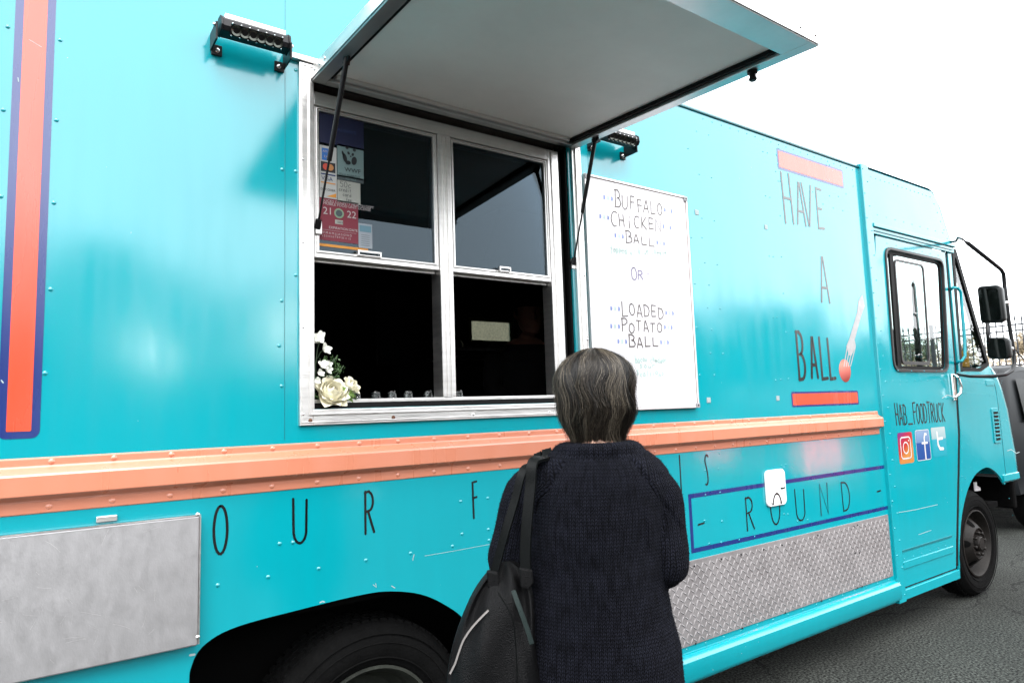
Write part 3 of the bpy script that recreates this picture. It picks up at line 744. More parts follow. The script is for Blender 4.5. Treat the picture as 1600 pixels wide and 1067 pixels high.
# handwritten note text
x0, x1, z0, z1 = note
def line(txt, xa, xb, za, zb, wd, m, parent, y, name='letter', jit=0, dz=0):
    n_ = len(txt); st = (xb - xa) / n_
    for i, c in enumerate(txt):
        if c == ' ': continue
        zz = dz * (i + .5) / n_
        letter(c, xa + st * (i + .1), xa + st * (i + .84), za + zz, zb + zz, wd, m, parent, y, name, jit=jit)
W = x1 - x0; H = z1 - z0
line('50c', x0 + W * .1, x0 + W * .62, z0 + H * .70, z0 + H * .95, .0016, pm['pen'], win, GY - .0014, 'note_letter')
line('credit', x0 + W * .06, x0 + W * .6, z0 + H * .50, z0 + H * .66, .0013, pm['pen'], win, GY - .0014, 'note_letter')
line('card', x0 + W * .22, x0 + W * .6, z0 + H * .29, z0 + H * .44, .0013, pm['pen'], win, GY - .0014, 'note_letter')
line('fee', x0 + W * .36, x0 + W * .62, z0 + H * .08, z0 + H * .23, .0013, pm['pen'], win, GY - .0014, 'note_letter')

# ---- painted bars and the blue frame round ROUND
def bar(x0, x1, z0, z1, wb, name, r=.012, parent=None):
    o = MB().add([(x, -.0008, z) for x, z in rrect(x0, x1, z0, z1, r)], [tuple(range(24))]).build(name, M['navy'], truck)
    MB().add([(x, -.0016, z) for x, z in rrect(x0 + wb, x1 - wb, z0 + wb, z1 - wb, .003)], [tuple(range(24))]).build('bar_fill', M['stripe'], o)
a, c = at(1214, 245), at(1317.5, 280); bar(a.x, c.x, at(1265, 279).z, at(1265, 249).z, .014, 'painted_bar')
bar(at(1236.5, 622).x, at(1341, 620).x, at(1290, 634).z, at(1290, 611).z, .011, 'painted_bar')
bar(-.080, .0115, 1.458, ZT - .06, .019, 'painted_stripe', .02)
b = MB()
x0, x1, z0, z1, t = 2.566, XC - .012, .786, 1.062, .021
b.add([(x, -.0008, z) for x, z in ((x0, z0), (x1, z0), (x1, z0 + t), (x0 + t, z0 + t), (x0 + t, z1 - t), (x1, z1 - t), (x1, z1), (x0, z1))], [(0, 1, 2, 3), (0, 3, 4, 7), (4, 5, 6, 7)])
b.build('blue_outline', M['navy'], truck)
def gradmat(name, stops, rough=.25, diag=(0, 1)):
    m = bpy.data.materials.new(name); m.use_nodes = True; n = m.node_tree; p = n.nodes['Principled BSDF']; p.inputs['Roughness'].default_value = rough
    tc = n.nodes.new('ShaderNodeTexCoord'); sp = n.nodes.new('ShaderNodeSeparateXYZ'); n.links.new(tc.outputs['Generated'], sp.inputs[0])
    m1 = n.nodes.new('ShaderNodeMath'); m1.operation = 'MULTIPLY'; m1.inputs[1].default_value = diag[0]; n.links.new(sp.outputs[0], m1.inputs[0])
    m2 = n.nodes.new('ShaderNodeMath'); m2.operation = 'MULTIPLY_ADD'; m2.inputs[1].default_value = diag[1]; n.links.new(sp.outputs[2], m2.inputs[0]); n.links.new(m1.outputs[0], m2.inputs[2])
    cr = n.nodes.new('ShaderNodeValToRGB'); n.links.new(m2.outputs[0], cr.inputs[0])
    e = cr.color_ramp.elements
    e[0].position, e[0].color = stops[0][0], stops[0][1] + (1,); e[1].position, e[1].color = stops[-1][0], stops[-1][1] + (1,)
    for ps, c in stops[1:-1]:
        q = e.new(ps); q.color = c + (1,)
    n.links.new(cr.outputs[0], p.inputs['Base Color'])
    return m
# fork stuck in a meatball
fk = mat('fork_print', (.30, .29, .29), .3, noise_amt=.15, noise_scale=30)
mbm = None
P0 = [at(u, v) for u, v in ((1347, 460), (1351, 478), (1346, 492), (1335, 531), (1337, 540), (1330, 556), (1326, 555), (1322, 541), (1327, 529), (1339, 488), (1341, 470))]
o = MB().add([(q.x, -.0012, q.z) for q in P0], [tuple(range(len(P0) - 1, -1, -1))]).build('fork_picture', fk, truck, fix=False)
for k in range(4):
    a = at(1323.5 + k * 4.2, 541 + k * .2); c = at(1318.5 + k * 3.4, 572)
    MB().ribbon([(a.x, a.z), (c.x, c.z)], .010, -.0015).build('tine', fk, o)
c = at(1320, 579); rx = at(1329, 579).x - c.x; rz = c.z - at(1320, 597).z
MB().add([(c.x + rx * math.cos(2 * PI * k / 28), -.0010, c.z + rz * math.sin(2 * PI * k / 28)) for k in range(28)], [tuple(range(28))]).build('meatball_picture', gradmat('meatball_print', [(0, (.20, .02, .015)), (.35, (.42, .10, .08)), (.75, (.60, .24, .18)), (1, (.40, .12, .09))], .2, (-.15, 1)), truck)

# ---- social media tiles on the door (door surface at y = -.004)
DY = -.004
def tile(u0, u1, v0, v1, m, r=.02):
    a, c = at(u0, (v0 + v1) / 2), at(u1, (v0 + v1) / 2); zb, zt = at((u0 + u1) / 2, v1).z, at((u0 + u1) / 2, v0).z
    o = MB().add([(x, DY - .001, z) for x, z in rrect(a.x, c.x, zb, zt, r)], [tuple(range(24))]).build('picture_tile', m, truck)
    return o, a.x, c.x, zb, zt
wp = mat('white_print', (.50, .49, .49), .3)
o, x0, x1, z0, z1 = tile(1402.5, 1425.5, 675, 724, gradmat('camera_tile_gradient', [(.0, (.42, .17, .04)), (.28, (.36, .03, .015)), (.6, (.30, .012, .05)), (1, (.08, .02, .16))], diag=(-.55, 1)), .018)
cx, cz = (x0 + x1) / 2, (z0 + z1) / 2; hw = (x1 - x0) / 2; hh = (z1 - z0) / 2
rr_ = rrect(cx - hw * .68, cx + hw * .68, cz - hh * .68, cz + hh * .68, .025); MB().ribbon(rr_ + rr_[:1], .009, DY - .0018).build('tile_print', wp, o)
MB().ribbon(arc(cx, cz, hw * .36, hh * .36, 0, 352, 24), .009, DY - .0018).build('tile_print', wp, o)
MB().add([(cx + hw * .45 + .006 * math.cos(k * PI / 5), DY - .0018, cz + hh * .45 + .006 * math.sin(k * PI / 5)) for k in range(10)], [tuple(range(10))]).build('tile_print', wp, o)
o, x0, x1, z0, z1 = tile(1430, 1452, 671, 719, gradmat('blue_tile', [(0, (.008, .05, .20)), (.56, (.012, .06, .22)), (.6, (.10, .18, .32)), (1, (.18, .26, .38))]), .018)
cx, cz = (x0 + x1) / 2, (z0 + z1) / 2; hw = (x1 - x0) / 2; hh = (z1 - z0) / 2
rr_ = rrect(x0 + .002, x1 - .002, z0 + .002, z1 - .002, .016); MB().ribbon(rr_ + rr_[:1], .004, DY - .0016).build('tile_print', wp, o)
MB().ribbon([(cx + hw * .55, cz + hh * .68), (cx + hw * .35, cz + hh * .70), (cx + hw * .22, cz + hh * .45), (cx + hw * .22, z0 + .008)], .017, DY - .0019).build('tile_print', wp, o)
MB().ribbon([(cx - hw * .15, cz + hh * .12), (cx + hw * .62, cz + hh * .12)], .015, DY - .0023).build('tile_print', wp, o)
o, x0, x1, z0, z1 = tile(1455, 1477, 667, 713, gradmat('pale_blue_tile', [(0, (.005, .24, .30)), (.58, (.02, .26, .33)), (.62, (.24, .34, .36)), (1, (.34, .40, .40))]), .012)
cx, cz = (x0 + x1) / 2, (z0 + z1) / 2; hw = (x1 - x0) / 2; hh = (z1 - z0) / 2
MB().ribbon([(cx - hw * .2, cz + hh * .65), (cx - hw * .18, cz - hh * .2), (cx + hw * .05, cz - hh * .48), (cx + hw * .5, cz - hh * .50)], .022, DY - .0018).build('tile_print', wp, o)
MB().ribbon([(cx - hw * .2, cz + hh * .2), (cx + hw * .5, cz + hh * .22)], .019, DY - .0022).build('tile_print', wp, o)

# ---- white access hatch with lock
a, c = at(1194.5, 762), at(1225, 757); zt, zb = at(1210, 733).z, at(1210, 790).z
b = MB(); b.prism(rrect(a.x, c.x, zb, zt, .03), -.012, .0)
hp = b.build('access_hatch', M['whiteplastic'], truck, bevel=.004, smooth=30)
b = MB(); b.prism(rrect(a.x + .022, c.x - .014, zb + .016, zt - .016, .022), -.0155, -.0125); b.build('hatch_door', M['whiteplastic'], hp, bevel=.002, smooth=30)
MB().lathe([(.0, -.030), (.010, -.029), (.012, -.018), (.014, -.0155)], (c.x - .045, 0, (zt + zb) / 2 + .0), 'y', 14).build('hatch_lock', M['chrome'], hp, smooth=True)
ox0, ox1, oz0, oz1 = at(1204, 795).x, at(1218, 795).x, at(1211, 819).z, at(1211, 770).z
oc, orr, ozc, ozr = (ox0 + ox1) / 2, (ox1 - ox0) / 2, (oz0 + oz1) / 2, (oz1 - oz0) / 2
a_ = math.degrees(math.asin((zb + .012 - ozc) / ozr))
MB().ribbon(arc(oc, ozc, orr, ozr, a_, 180 - a_, 14), .0095, -.0168).build('letter', M['ink'], hp)

# ---- light bars
def light_bar(x0, x1, z, name='light_bar'):
    """LED bar on two L brackets"""
    lb = None
    yb, zb = -.075, z
    b = MB()
    prof = [(-.030, -.020), (-.038, -.006), (-.034, .018), (-.016, .032), (.014, .034), (.024, .024), (.024, -.012), (.012, -.026)]
    b.loft([[(x, yb + py * .9, zb + pz) for py, pz in prof] for x in (x0, x1)])
    lb = b.build(name, M['blackmetal'], truck, bevel=.002, fix=True)
    b = MB()        # cooling fins along the top
    for k in range(5):
        b.box(x0 + .008, x1 - .008, yb - .022 + k * .009, yb - .019 + k * .009, zb + .026, zb + .040)
    b.build('cooling_fin', M['alu'], lb)
    # end caps
    for xe, s_ in ((x0, -1), (x1, 1)):
        b = MB(); b.prism([(0, 0), (1, 0), (1, 1), (0, 1)], 0, 1); 
        b = MB(); b.loft([[(xe + d * s_, yb + py * 1.02, zb + pz * 1.04) for py, pz in prof] for d in (0.0, .006)])
        b.build('end_cap', M['blackmetal'], lb, bevel=.001, fix=True)
        b = MB(); xx = xe + s_ * .014
        b.box(xx - .003, xx + .003, yb - .012, -.002, zb - .045, zb + .012)
        b.box(min(xx, xx - s_ * .032), max(xx, xx - s_ * .032), -.010, -.002, zb - .058, zb - .024)
        b.build('bracket', M['blackmetal'], lb, bevel=.001)
        MB().ball((xe + s_ * .019, yb, zb + .006), .006, 1, 1, 1, 8, 6).build('thumb_screw', M['chrome'], lb, smooth=True)
        MB().dome(xx - s_ * .018, zb - .042, .008, .008, -.010).build('bracket_bolt', M['chrome'], lb, smooth=True)
    # tilted lens face with six reflectors
    nrm = Vector((0, -.85, -.53))
    c0 = Vector(((x0 + x1) / 2, yb - .034, zb - .014))
    nl = 6; st = (x1 - x0 - .05) / nl
    refl = mat('led_reflector', (.07, .075, .065), .25, 1); lens = mat('led_chip', (.20, .20, .12), .3)
    b = MB(); t1 = Vector((1, 0, 0)); t2 = nrm.cross(t1).normalized()
    hw = (x1 - x0) / 2 - .022
    fc = [c0 + t1 * sx * hw + t2 * sz * .017 + nrm * .004 for sx, sz in ((-1, -1), (1, -1), (1, 1), (-1, 1))]
    bk = [q - nrm * .008 for q in fc]
    b.add(fc + bk, [(0, 1, 2, 3), (0, 4, 5, 1), (1, 5, 6, 2), (2, 6, 7, 3), (3, 7, 4, 0)]); b.build('lens_bezel', M['seal'], lb, fix=True)
    for k in range(nl):
        cc = c0 + t1 * ((k + .5) * st - nl * st / 2) + nrm * .0045
        b = MB(); n_ = 16
        r1 = [cc + (t1 * math.cos(2 * PI * i / n_) + t2 * math.sin(2 * PI * i / n_)) * .0155 for i in range(n_)]
        r2 = [cc - nrm * .006 + (t1 * math.cos(2 * PI * i / n_) + t2 * math.sin(2 * PI * i / n_)) * .007 for i in range(n_)]
        r1 = [q + nrm * .003 for q in r1]; r2 = [q + nrm * .004 for q in r2]
        b.loft([r1, r2], caps=False); b.build('reflector', refl, lb, smooth=True)
        b = MB(); b.add([q + nrm * .001 for q in r2], [tuple(range(n_))]); b.build('led_chip', lens, lb)
    for k in range(7):
        for s_ in (-1, 1):
            cc = c0 + t1 * (k * st - nl * st / 2) + t2 * .0175 * s_ + nrm * .005
            MB().ball(cc, .0028, 1, 1, 1, 6, 4).build('bezel_screw', M['chrome'], lb)
    return lb
a, c = at(345, 55, -.075), at(447, 82, -.075)
light_bar(a.x, c.x, (at(395, 58, -.075).z))
a, c = at(938, 212, -.075), at(989, 222, -.075)
light_bar(a.x, c.x, (at(963, 216, -.075).z))
q = at(345, 55, -.075)

# ---- cab: header panel above the door, front quarter, far side
cab_top = [(XD - .01, 2.66), (5.79, 2.66), (5.775, 2.70), (5.64, 2.945), (5.60, 3.0), (5.53, ZT - .02), (XD - .01, ZT - .02)]
hd = sheet('cab_header_panel', cab_top, [], 0, .015, M['teal'], truck)
rv = MB()
for i in range(15): rv.dome(4.62 + i * .063, ZT - .065, .005, .003)
for i in range(9): rv.dome(4.66 + i * .125, 2.735, .005, .003)
for i in range(5):
    t = i / 4; rv.dome(5.56 + t * .17, 2.95 - t * .25, .005, .003)
rv.build('header_rivet', M['teal'], hd, smooth=True, kind='stuff')
sheet('far_cab_header_panel', cab_top, [], 2.19, .015, M['teal'], truck)
# cab roof and brow
b = MB()
bp_ = [(XD - .01, ZT), (5.50, ZT), (5.56, ZT - .02), (5.615, ZT - .075), (5.655, 2.945), (5.785, 2.70), (5.80, 2.655)]
b.loft([[(x, y, z) for x, z in bp_] for y in (.0005, 2.2045)], caps=False, closed=False)
b.build('cab_roof', M['teal'], truck, smooth=35)
# door rail and drip moulding over the door
b = MB(); b.box(XD, 5.80, -.030, .0, 2.632, 2.658); b.box(XD, 5.78, -.018, .0, 2.586, 2.628)
dr = b.build('door_rail', M['teal'], truck, bevel=.003)
MB().box(XD + .004, 5.75, -.024, -.0185, 2.604, 2.610).build('rail_groove', M['tealdark'], dr)
# door
door_out = [(4.552, .285), (5.322, .285), (5.36, .45), (5.50, .95), (5.565, 1.20), (5.60, 1.55), (5.622, 1.75), (5.652, 2.580), (4.60, 2.585), (4.575, 2.4)]
wi = rquad([(4.690, 1.680), (5.488, 1.680), (5.586, 2.503), (4.718, 2.503)], .07)
wo_ = rquad([(4.674, 1.662), (5.503, 1.662), (5.602, 2.520), (4.702, 2.520)], .085)
dcorn = sheet('cab_door', door_out, [rquad([(4.687, 1.677), (5.491, 1.677), (5.589, 2.506), (4.715, 2.506)], .072)], -.004, .03, M['teal'], truck)
sheet('window_frame', wo_, [wi], -.014, .02, mat('dark_anodised_frame', (.03, .028, .028), .4, .3, spec=.3), dcorn)
sheet('window_rubber', rquad([(4.694, 1.684), (5.484, 1.684), (5.581, 2.498), (4.722, 2.498)], .064), [rquad([(4.712, 1.702), (5.466, 1.702), (5.560, 2.480), (4.740, 2.480)], .05)], .0065, .012, M['seal'], dcorn)
# sliding pane frames: a dark mullion left, rounded inner frame
b = MB()
def slat(x0b, x1b, x0t, x1t, z0, z1, y0, y1, mb):
    mb.add([(x0b, y0, z0), (x1b, y0, z0), (x1b, y1, z0), (x0b, y1, z0), (x0t, y0, z1), (x1t, y0, z1), (x1t, y1, z1), (x0t, y1, z1)], [(0, 3, 2, 1), (4, 5, 6, 7), (0, 1, 5, 4), (1, 2, 6, 5), (2, 3, 7, 6), (3, 0, 4, 7)])
slat(4.775, 4.825, 4.800, 4.850, 1.70, 2.48, .008, .022, b)
b.build('window_bar', M['seal'], dcorn)
sheet('slider_frame', rquad([(4.83, 1.712), (5.255, 1.712), (5.30, 2.452), (4.855, 2.452)], .05), [rquad([(4.844, 1.735), (5.240, 1.735), (5.284, 2.438), (4.869, 2.438)], .04)], .004, .010, mat('slider_frame_grey', (.04, .037, .037), .4, .3, spec=.3), dcorn)
b = MB(); b.add([(x, .010, z) for x, z in rquad([(4.842, 1.74), (5.24, 1.74), (5.28, 2.44), (4.868, 2.44)], .04)], [tuple(range(24))]); b.build('window_glass', M['cabglass'], dcorn)
b = MB(); b.add([(x, .018, z) for x, z in rquad([(4.71, 1.70), (5.466, 1.70), (5.562, 2.48), (4.738, 2.48)], .05)], [tuple(range(24))]); b.build('window_glass', M['cabglass'], dcorn)
rv = MB()
for i in range(9): rv.dome(4.66 + i * .10, 1.60, .0045, .003, -.004)
for i in range(5): rv.dome(4.72 + i * .19, 1.668, .005, .003, -.014)
for i in range(7): rv.dome(4.75 + i * .13, 2.545, .005, .003, -.004)
for i in range(6): rv.dome(4.60 + i * .12, .455, .005, .003, -.004)
rv.build('door_rivet', M['teal'], dcorn, smooth=True, kind='stuff')
MB().box(4.575, 5.30, -.007, -.0038, .50, .512).build('door_crease', M['tealdark'], dcorn)
MB().box(4.575, 5.30, -.010, -.0038, .395, .44).build('door_kick_strip', M['teal'], dcorn, bevel=.003)
MB().box(XD - .002, 5.335, -.022, .03, .215, .275).build('step_sill', M['teal'], truck, bevel=.004)
MB().box(XD - .002, 5.33, -.002, .03, .276, .290).build('step_gap', M['seal'], truck)
# dark gap and jamb in front of the door
gp = [(5.326, .29), (5.364, .45), (5.504, .95), (5.569, 1.20), (5.604, 1.55), (5.626, 1.75), (5.656, 2.585)]
b = MB()
for i in range(len(gp) - 1):
    (xa, za), (xb, zb) = gp[i], gp[i + 1]
    w0 = .052 if za < 1.4 else .045; w1 = .052 if zb < 1.4 else .045
    slat(xa, xa + w0, xb, xb + w1, za, zb, .004, .02, b)
b.build('door_gap', M['seal'], truck)
# ---- front quarter: cowl side and wing with wheel arch, one flat sheet then rounded corner
arcw = [at(u, v) for u, v in ((1499, 872), (1500, 840), (1503, 805), (1510, 772), (1520, 747), (1531, 735), (1542, 730), (1552, 734), (1562, 744), (1570, 757))]
arcp = smooth_poly([(q.x, q.z) for q in arcw])
def gx(z):      # door gap front edge at height z
    for i in range(len(gp) - 1):
        if gp[i][1] <= z <= gp[i + 1][1]:
            t = (z - gp[i][1]) / (gp[i + 1][1] - gp[i][1]); return gp[i][0] + t * (gp[i + 1][0] - gp[i][0]) + (.052 if z < 1.4 else .045)
    return gp[0][0] + .052 if z < gp[0][1] else gp[-1][0] + .04
nose = [(6.60, .80), (6.60, 1.0), (6.565, 1.16), (6.53, 1.36), (6.46, 1.52), (6.385, 1.64), (6.255, 1.725)]
wing = [(gx(.29) + .002, .215)] + [(5.40, .30)] + arcp + [(6.372, .80)] + nose + [(5.735, 1.665), (gx(1.665), 1.665), (gx(1.5), 1.5), (gx(1.2), 1.2), (gx(.95), .95), (gx(.45), .45)]
wg = sheet('front_wing', wing, [], 0, .015, M['teal'], truck)
sheet('far_front_wing', wing, [], 2.19, .015, M['teal'], truck)
b = MB()        # strip along the seam of the wing
sm = [(6.372, .81), (6.375, 1.2), (6.36, 1.5), (6.30, 1.70)]
for i in range(3): slat(sm[i][0], sm[i][0] + .006, sm[i + 1][0], sm[i + 1][0] + .006, sm[i][1], sm[i + 1][1], -.002, .004, b)
b.build('wing_seam', M['tealdark'], wg)
b = MB()        # rolled lower lip of the corner
b.loft([[(x, y, z) for y, z in ((.0, .85), (-.012, .845), (-.014, .80), (0, .785), (.01, .80))] for x in (6.30, 6.62)]); b.build('wing_lip', M['teal'], wg, smooth=40, fix=True)
a = arcp
# louvre vent
q = at(1557, 665); 
b = MB(); b.prism(rrect(q.x - .080, q.x + .05, at(1557, 692).z, at(1557, 637).z, .012), -.008, 0); vt = b.build('vent', M['teal'], wg, bevel=.002)
z0, z1 = at(1557, 692).z, at(1557, 637).z
for k in range(8):
    zz = z0 + .022 + (z1 - z0 - .04) * k / 8
    MB().box(q.x - .055, q.x + .030, -.0095, -.0082, zz, zz + .018).build('vent_slot', M['seal'], wg)
    MB().box(q.x - .058, q.x + .033, -.018, -.0082, zz + .0185, zz + .0225).build('louvre', M['teal'], wg)
rv = MB()
for i in range(10):
    for j in range(2): rv.dome(5.72 + i * .07 + j * .01, 1.60 - j * .09 - i * .004, .0045, .003)
for i in range(9):
    rv.dome(gx(.6 + i * .1) + .03, .6 + i * .1, .0045, .003)
random.seed(11)
for i in range(40): rv.dome(random.uniform(5.72, 6.5), random.uniform(1.0, 1.6), .003, .002)
for i in range(12):
    aa = PI * (i + .5) / 12; 
    rv.dome(5.93 - .50 * math.cos(aa), .45 + .54 * math.sin(aa), .004, .0025) if 5.93 - .50 * math.cos(aa) > 5.55 and 5.93 - .50 * math.cos(aa) < 6.5 else None
rv.build('wing_rivet', M['teal'], wg, smooth=True, kind='stuff')
b = MB(); q = at(1545, 598); b.prism(rrect(q.x - .06, q.x + .10, q.z - .022, q.z + .022, .008), -.004, 0); b.build('marker_plate', M['teal'], wg, bevel=.002)
# rounded nose and hood, lofted from height to height
def plan(xf, z, r=.30):
    pts = []
    for k in range(9):
        t = PI / 2 * k / 8; pts.append((xf + (r * .75) * math.sin(t), r - r * math.cos(t), z))
    pts += [(xf + r * .75 + .02, y, z) for y in (.6, 1.1, 1.6)]
    for k in range(9):
        t = PI / 2 * (1 - k / 8); pts.append((xf + (r * .75) * math.sin(t), 2.2 - r + r * math.cos(t), z))
    return pts
b = MB(); b.loft([plan(x, z) for x, z in nose], caps=False, closed=False)
b.build('front_body', M['teal'], truck, smooth=40)
b = MB(); pl = plan(6.255, 1.725); 
b.add(pl + [(6.24, y, 1.735) for (_, y, _) in pl], [(i, i + 1, i + 1 + len(pl), i + len(pl)) for i in range(len(pl) - 1)])
b.build('cowl', M['teal'], truck, smooth=40)
b = MB(); b.box(6.78, 6.86, .10, 2.1, .52, .78); b.build('front_bumper', M['under'], truck, bevel=.02)
MB().lathe([(0, -.012), (.05, -.01), (.075, 0), (.075, .02)], (6.35, .30, .62), 'x', 20).build('tow_eye', M['under'], truck, smooth=True)
b = MB(); b.prism([(6.20, .79), (6.24, .79), (6.24, .76), (6.30, .74), (6.30, .715), (6.20, .72)], .16, .17); b.build('white_bracket', M['whiteplastic'], truck)
# windscreen, pillars, quarter light
for yy, nm in ((.006, 'quarter_window'), (2.186, 'far_quarter_window')):
    qo = [(5.722, 1.672), (6.10, 1.672), (6.275, 1.722), (6.262, 1.765), (5.868, 2.628), (5.795, 2.634)]
    qi = [(5.770, 1.700), (6.085, 1.700), (6.225, 1.742), (5.850, 2.560), (5.826, 2.560)]
    qo_ = sheet(nm, qo, [qi], yy - .008, .02, M['seal'], truck)
    MB().add([(x, yy + .002, z) for x, z in qi], [tuple(range(5))]).build('quarter_glass', M['cabglass'], qo_)
b = MB(); slat(5.692, 5.722, 5.708, 5.770, 1.665, 2.640, -.002, .012, b); b.build('door_jamb', M['teal'], truck)
b = MB(); slat(5.650, 5.684, 5.672, 5.699, 1.665, 2.632, .012, .03, b); b.build('jamb_rubber', M['seal'], truck)
b = MB(); b.add([(5.80, .04, 2.655), (5.80, 2.16, 2.655), (6.26, 2.16, 1.735), (6.26, .04, 1.735)], [(0, 1, 2, 3)]); b.build('windscreen', M['cabglass'], truck)
b = MB(); slat(6.24, 6.285, 5.795, 5.835, 1.72, 2.65, .0155, .04, b); slat(6.24, 6.285, 5.795, 5.835, 1.72, 2.65, 2.15, 2.185, b); slat(6.245, 6.275, 5.80, 5.83, 1.73, 2.65, 1.08, 1.12, b)
b.build('windscreen_pillar', M['seal'], truck)
# far door with its window left open, cab insides
sheet('far_door', [(4.552, .285), (5.722, .285), (5.722, 2.66), (4.552, 2.66)], [rrect(4.70, 5.60, 1.66, 2.52, .05)], 2.192, .014, M['teal'], truck)
MB().box(XC - .03, XC - .01, .02, 2.185, .30, ZT - .03).build('bulkhead', M['interior'], truck)
MB().box(XC, 6.3, .05, 2.15, .60, .64).build('cab_floor', M['under'], truck)
b = MB(); b.box(6.02, 6.25, .05, 2.15, 1.35, 1.66); b.build('dashboard', M['under'], truck, bevel=.02)
b = MB(); b.box(4.75, 5.15, 1.35, 1.85, .95, 1.1); b.box(4.68, 4.80, 1.35, 1.85, 1.1, 1.75); b.build('driver_seat', M['under'], truck, bevel=.03)
b = MB(); b.lathe([(.20 + .014 * math.cos(2 * PI * k / 8), .014 * math.sin(2 * PI * k / 8)) for k in range(8)], (5.75, 1.6, 1.62), 'x', 32, closed=True); b.build('steering_wheel', M['seal'], truck, smooth=True)
a, c = at(1437, 578, 1.3), at(1427, 446, 1.3)
MB().tube([a, (a + c) / 2, c, c + Vector((.03, 0, .07))], [.03, .03, .024, .008], 8).build('hand_rail', M['seal'], truck, smooth=True)
a, c = at(1502, 573, .02), at(1511, 549, .02)
MB().box(a.x, c.x, .012, .016, a.z, c.z).build('yellow_sticker', mat('amber_sticker', (.65, .36, .03), .5), truck)
# grab handle, lever
tb = mat('teal_enamel_bar', TEAL, .3)
P3 = [at(1486, 452, -.006), at(1490, 449, -.045), at(1496, 450, -.06), at(1501, 456, -.065), at(1503, 480, -.065), at(1507, 530, -.065), at(1508, 556, -.065), at(1503, 564, -.055), at(1497, 565, -.03), at(1495, 568, -.006)]
MB().tube(P3, .011, 10).build('grab_handle', tb, truck, smooth=True)
P3 = [at(1490, 585, -.02), at(1490, 622, -.02)]
b = MB(); q = at(1488, 604); b.box(q.x - .035, q.x + .010, -.022, -.004, at(1488, 626).z, at(1488, 584).z); lv = b.build('door_handle', M['chrome'], truck, bevel=.006)
b = MB(); b.tube([at(1491, 585, -.04), at(1497, 590, -.06), at(1502, 604, -.06), at(1501, 614, -.06), at(1494, 620, -.04), at(1488, 622, -.02)], .009, 8); b.build('handle_lever', M['chrome'], lv, smooth=True)

# ---- mirrors on a hoop arm
MY = -.30
b = MB()
P3 = [at(1486, 378, -.005), at(1494, 377, -.08), at(1497, 371, -.2), at(1504, 374, -.26), at(1512, 380, MY), at(1564, 421, MY), at(1568, 428, MY), at(1570, 450, MY), at(1576, 500, MY), at(1584, 552, MY), at(1585, 568, MY), at(1581, 579, MY), at(1571, 585, MY), at(1550, 588, -.25), at(1515, 588, -.15), at(1500, 586, -.04), at(1497, 585, -.004)]
arm = b.tube(P3, [.010, .009, .009, .009] + [.0135] * 10 + [.010, .009, .012], 10).build('mirror_arm', M['blackmetal'], truck, smooth=True)
MB().tube([at(1542, 505, MY - .01), at(1544, 536, MY - .01)], .011, 8).build('mirror_stem', M['blackmetal'], arm, smooth=True)
MB().tube([at(1585, 545, MY), at(1600, 562, .05)], .006, 6).build('mirror_stay', M['blackmetal'], arm, smooth=True)
for P in ((at(1572, 474, MY)), (at(1579, 545, MY))):
    MB().ball(P, .02, 1, 1, 1, 10, 8).build('mirror_clamp', M['chrome'], arm, smooth=True)
    MB().tube([P, P + Vector((-.075, -.005, 0))], .010, 8).build('clamp_bolt', M['chrome'], arm, smooth=True)
def mirror(u0, u1, v0, v1, y, r, gm=None):
    # housing facing the driver: normal towards -x, turned outwards
    c = at((u0 + u1) / 2, (v0 + v1) / 2, y)
    vx = R_.copy(); vx.z = 0; vx.normalize()
    nf = Vector((-.97, .24, 0)); tx = Vector((.24, .97, 0))
    zc = (c - CAM).dot(F_)
    vd = (c - CAM).normalized(); hw = (u1 - u0) / 2 * zc / 1050 / abs(vd.dot(nf)) * .92; hh = (v1 - v0) / 2 * zc / 1050
    rr = rrect(-hw, hw, -hh, hh, r)
    def loop(sc_, dd, tilt=0): return [c + tx * x * sc_ + Vector((0, 0, z * sc_ + x * .10)) + nf * dd for x, z in rr]
    b = MB(); b.loft([loop(.94, .006), loop(1, .0), loop(1, -.02), loop(.93, -.05), loop(.7, -.075)], caps=True)
    h = b.build('mirror_housing', M['mirrorback'], arm, smooth=50, fix=True)
    b = MB(); L2 = [q + nf * .0075 for q in loop(.86, 0)]; b.add(L2, [tuple(range(len(L2)))]); 
    b.build('mirror_face', M['mirror'], arm, fix=False)
mirror(1531.5, 1563, 446, 505, MY, .03)
mirror(1543.5, 1573, 527, 561, MY - .01, .028)

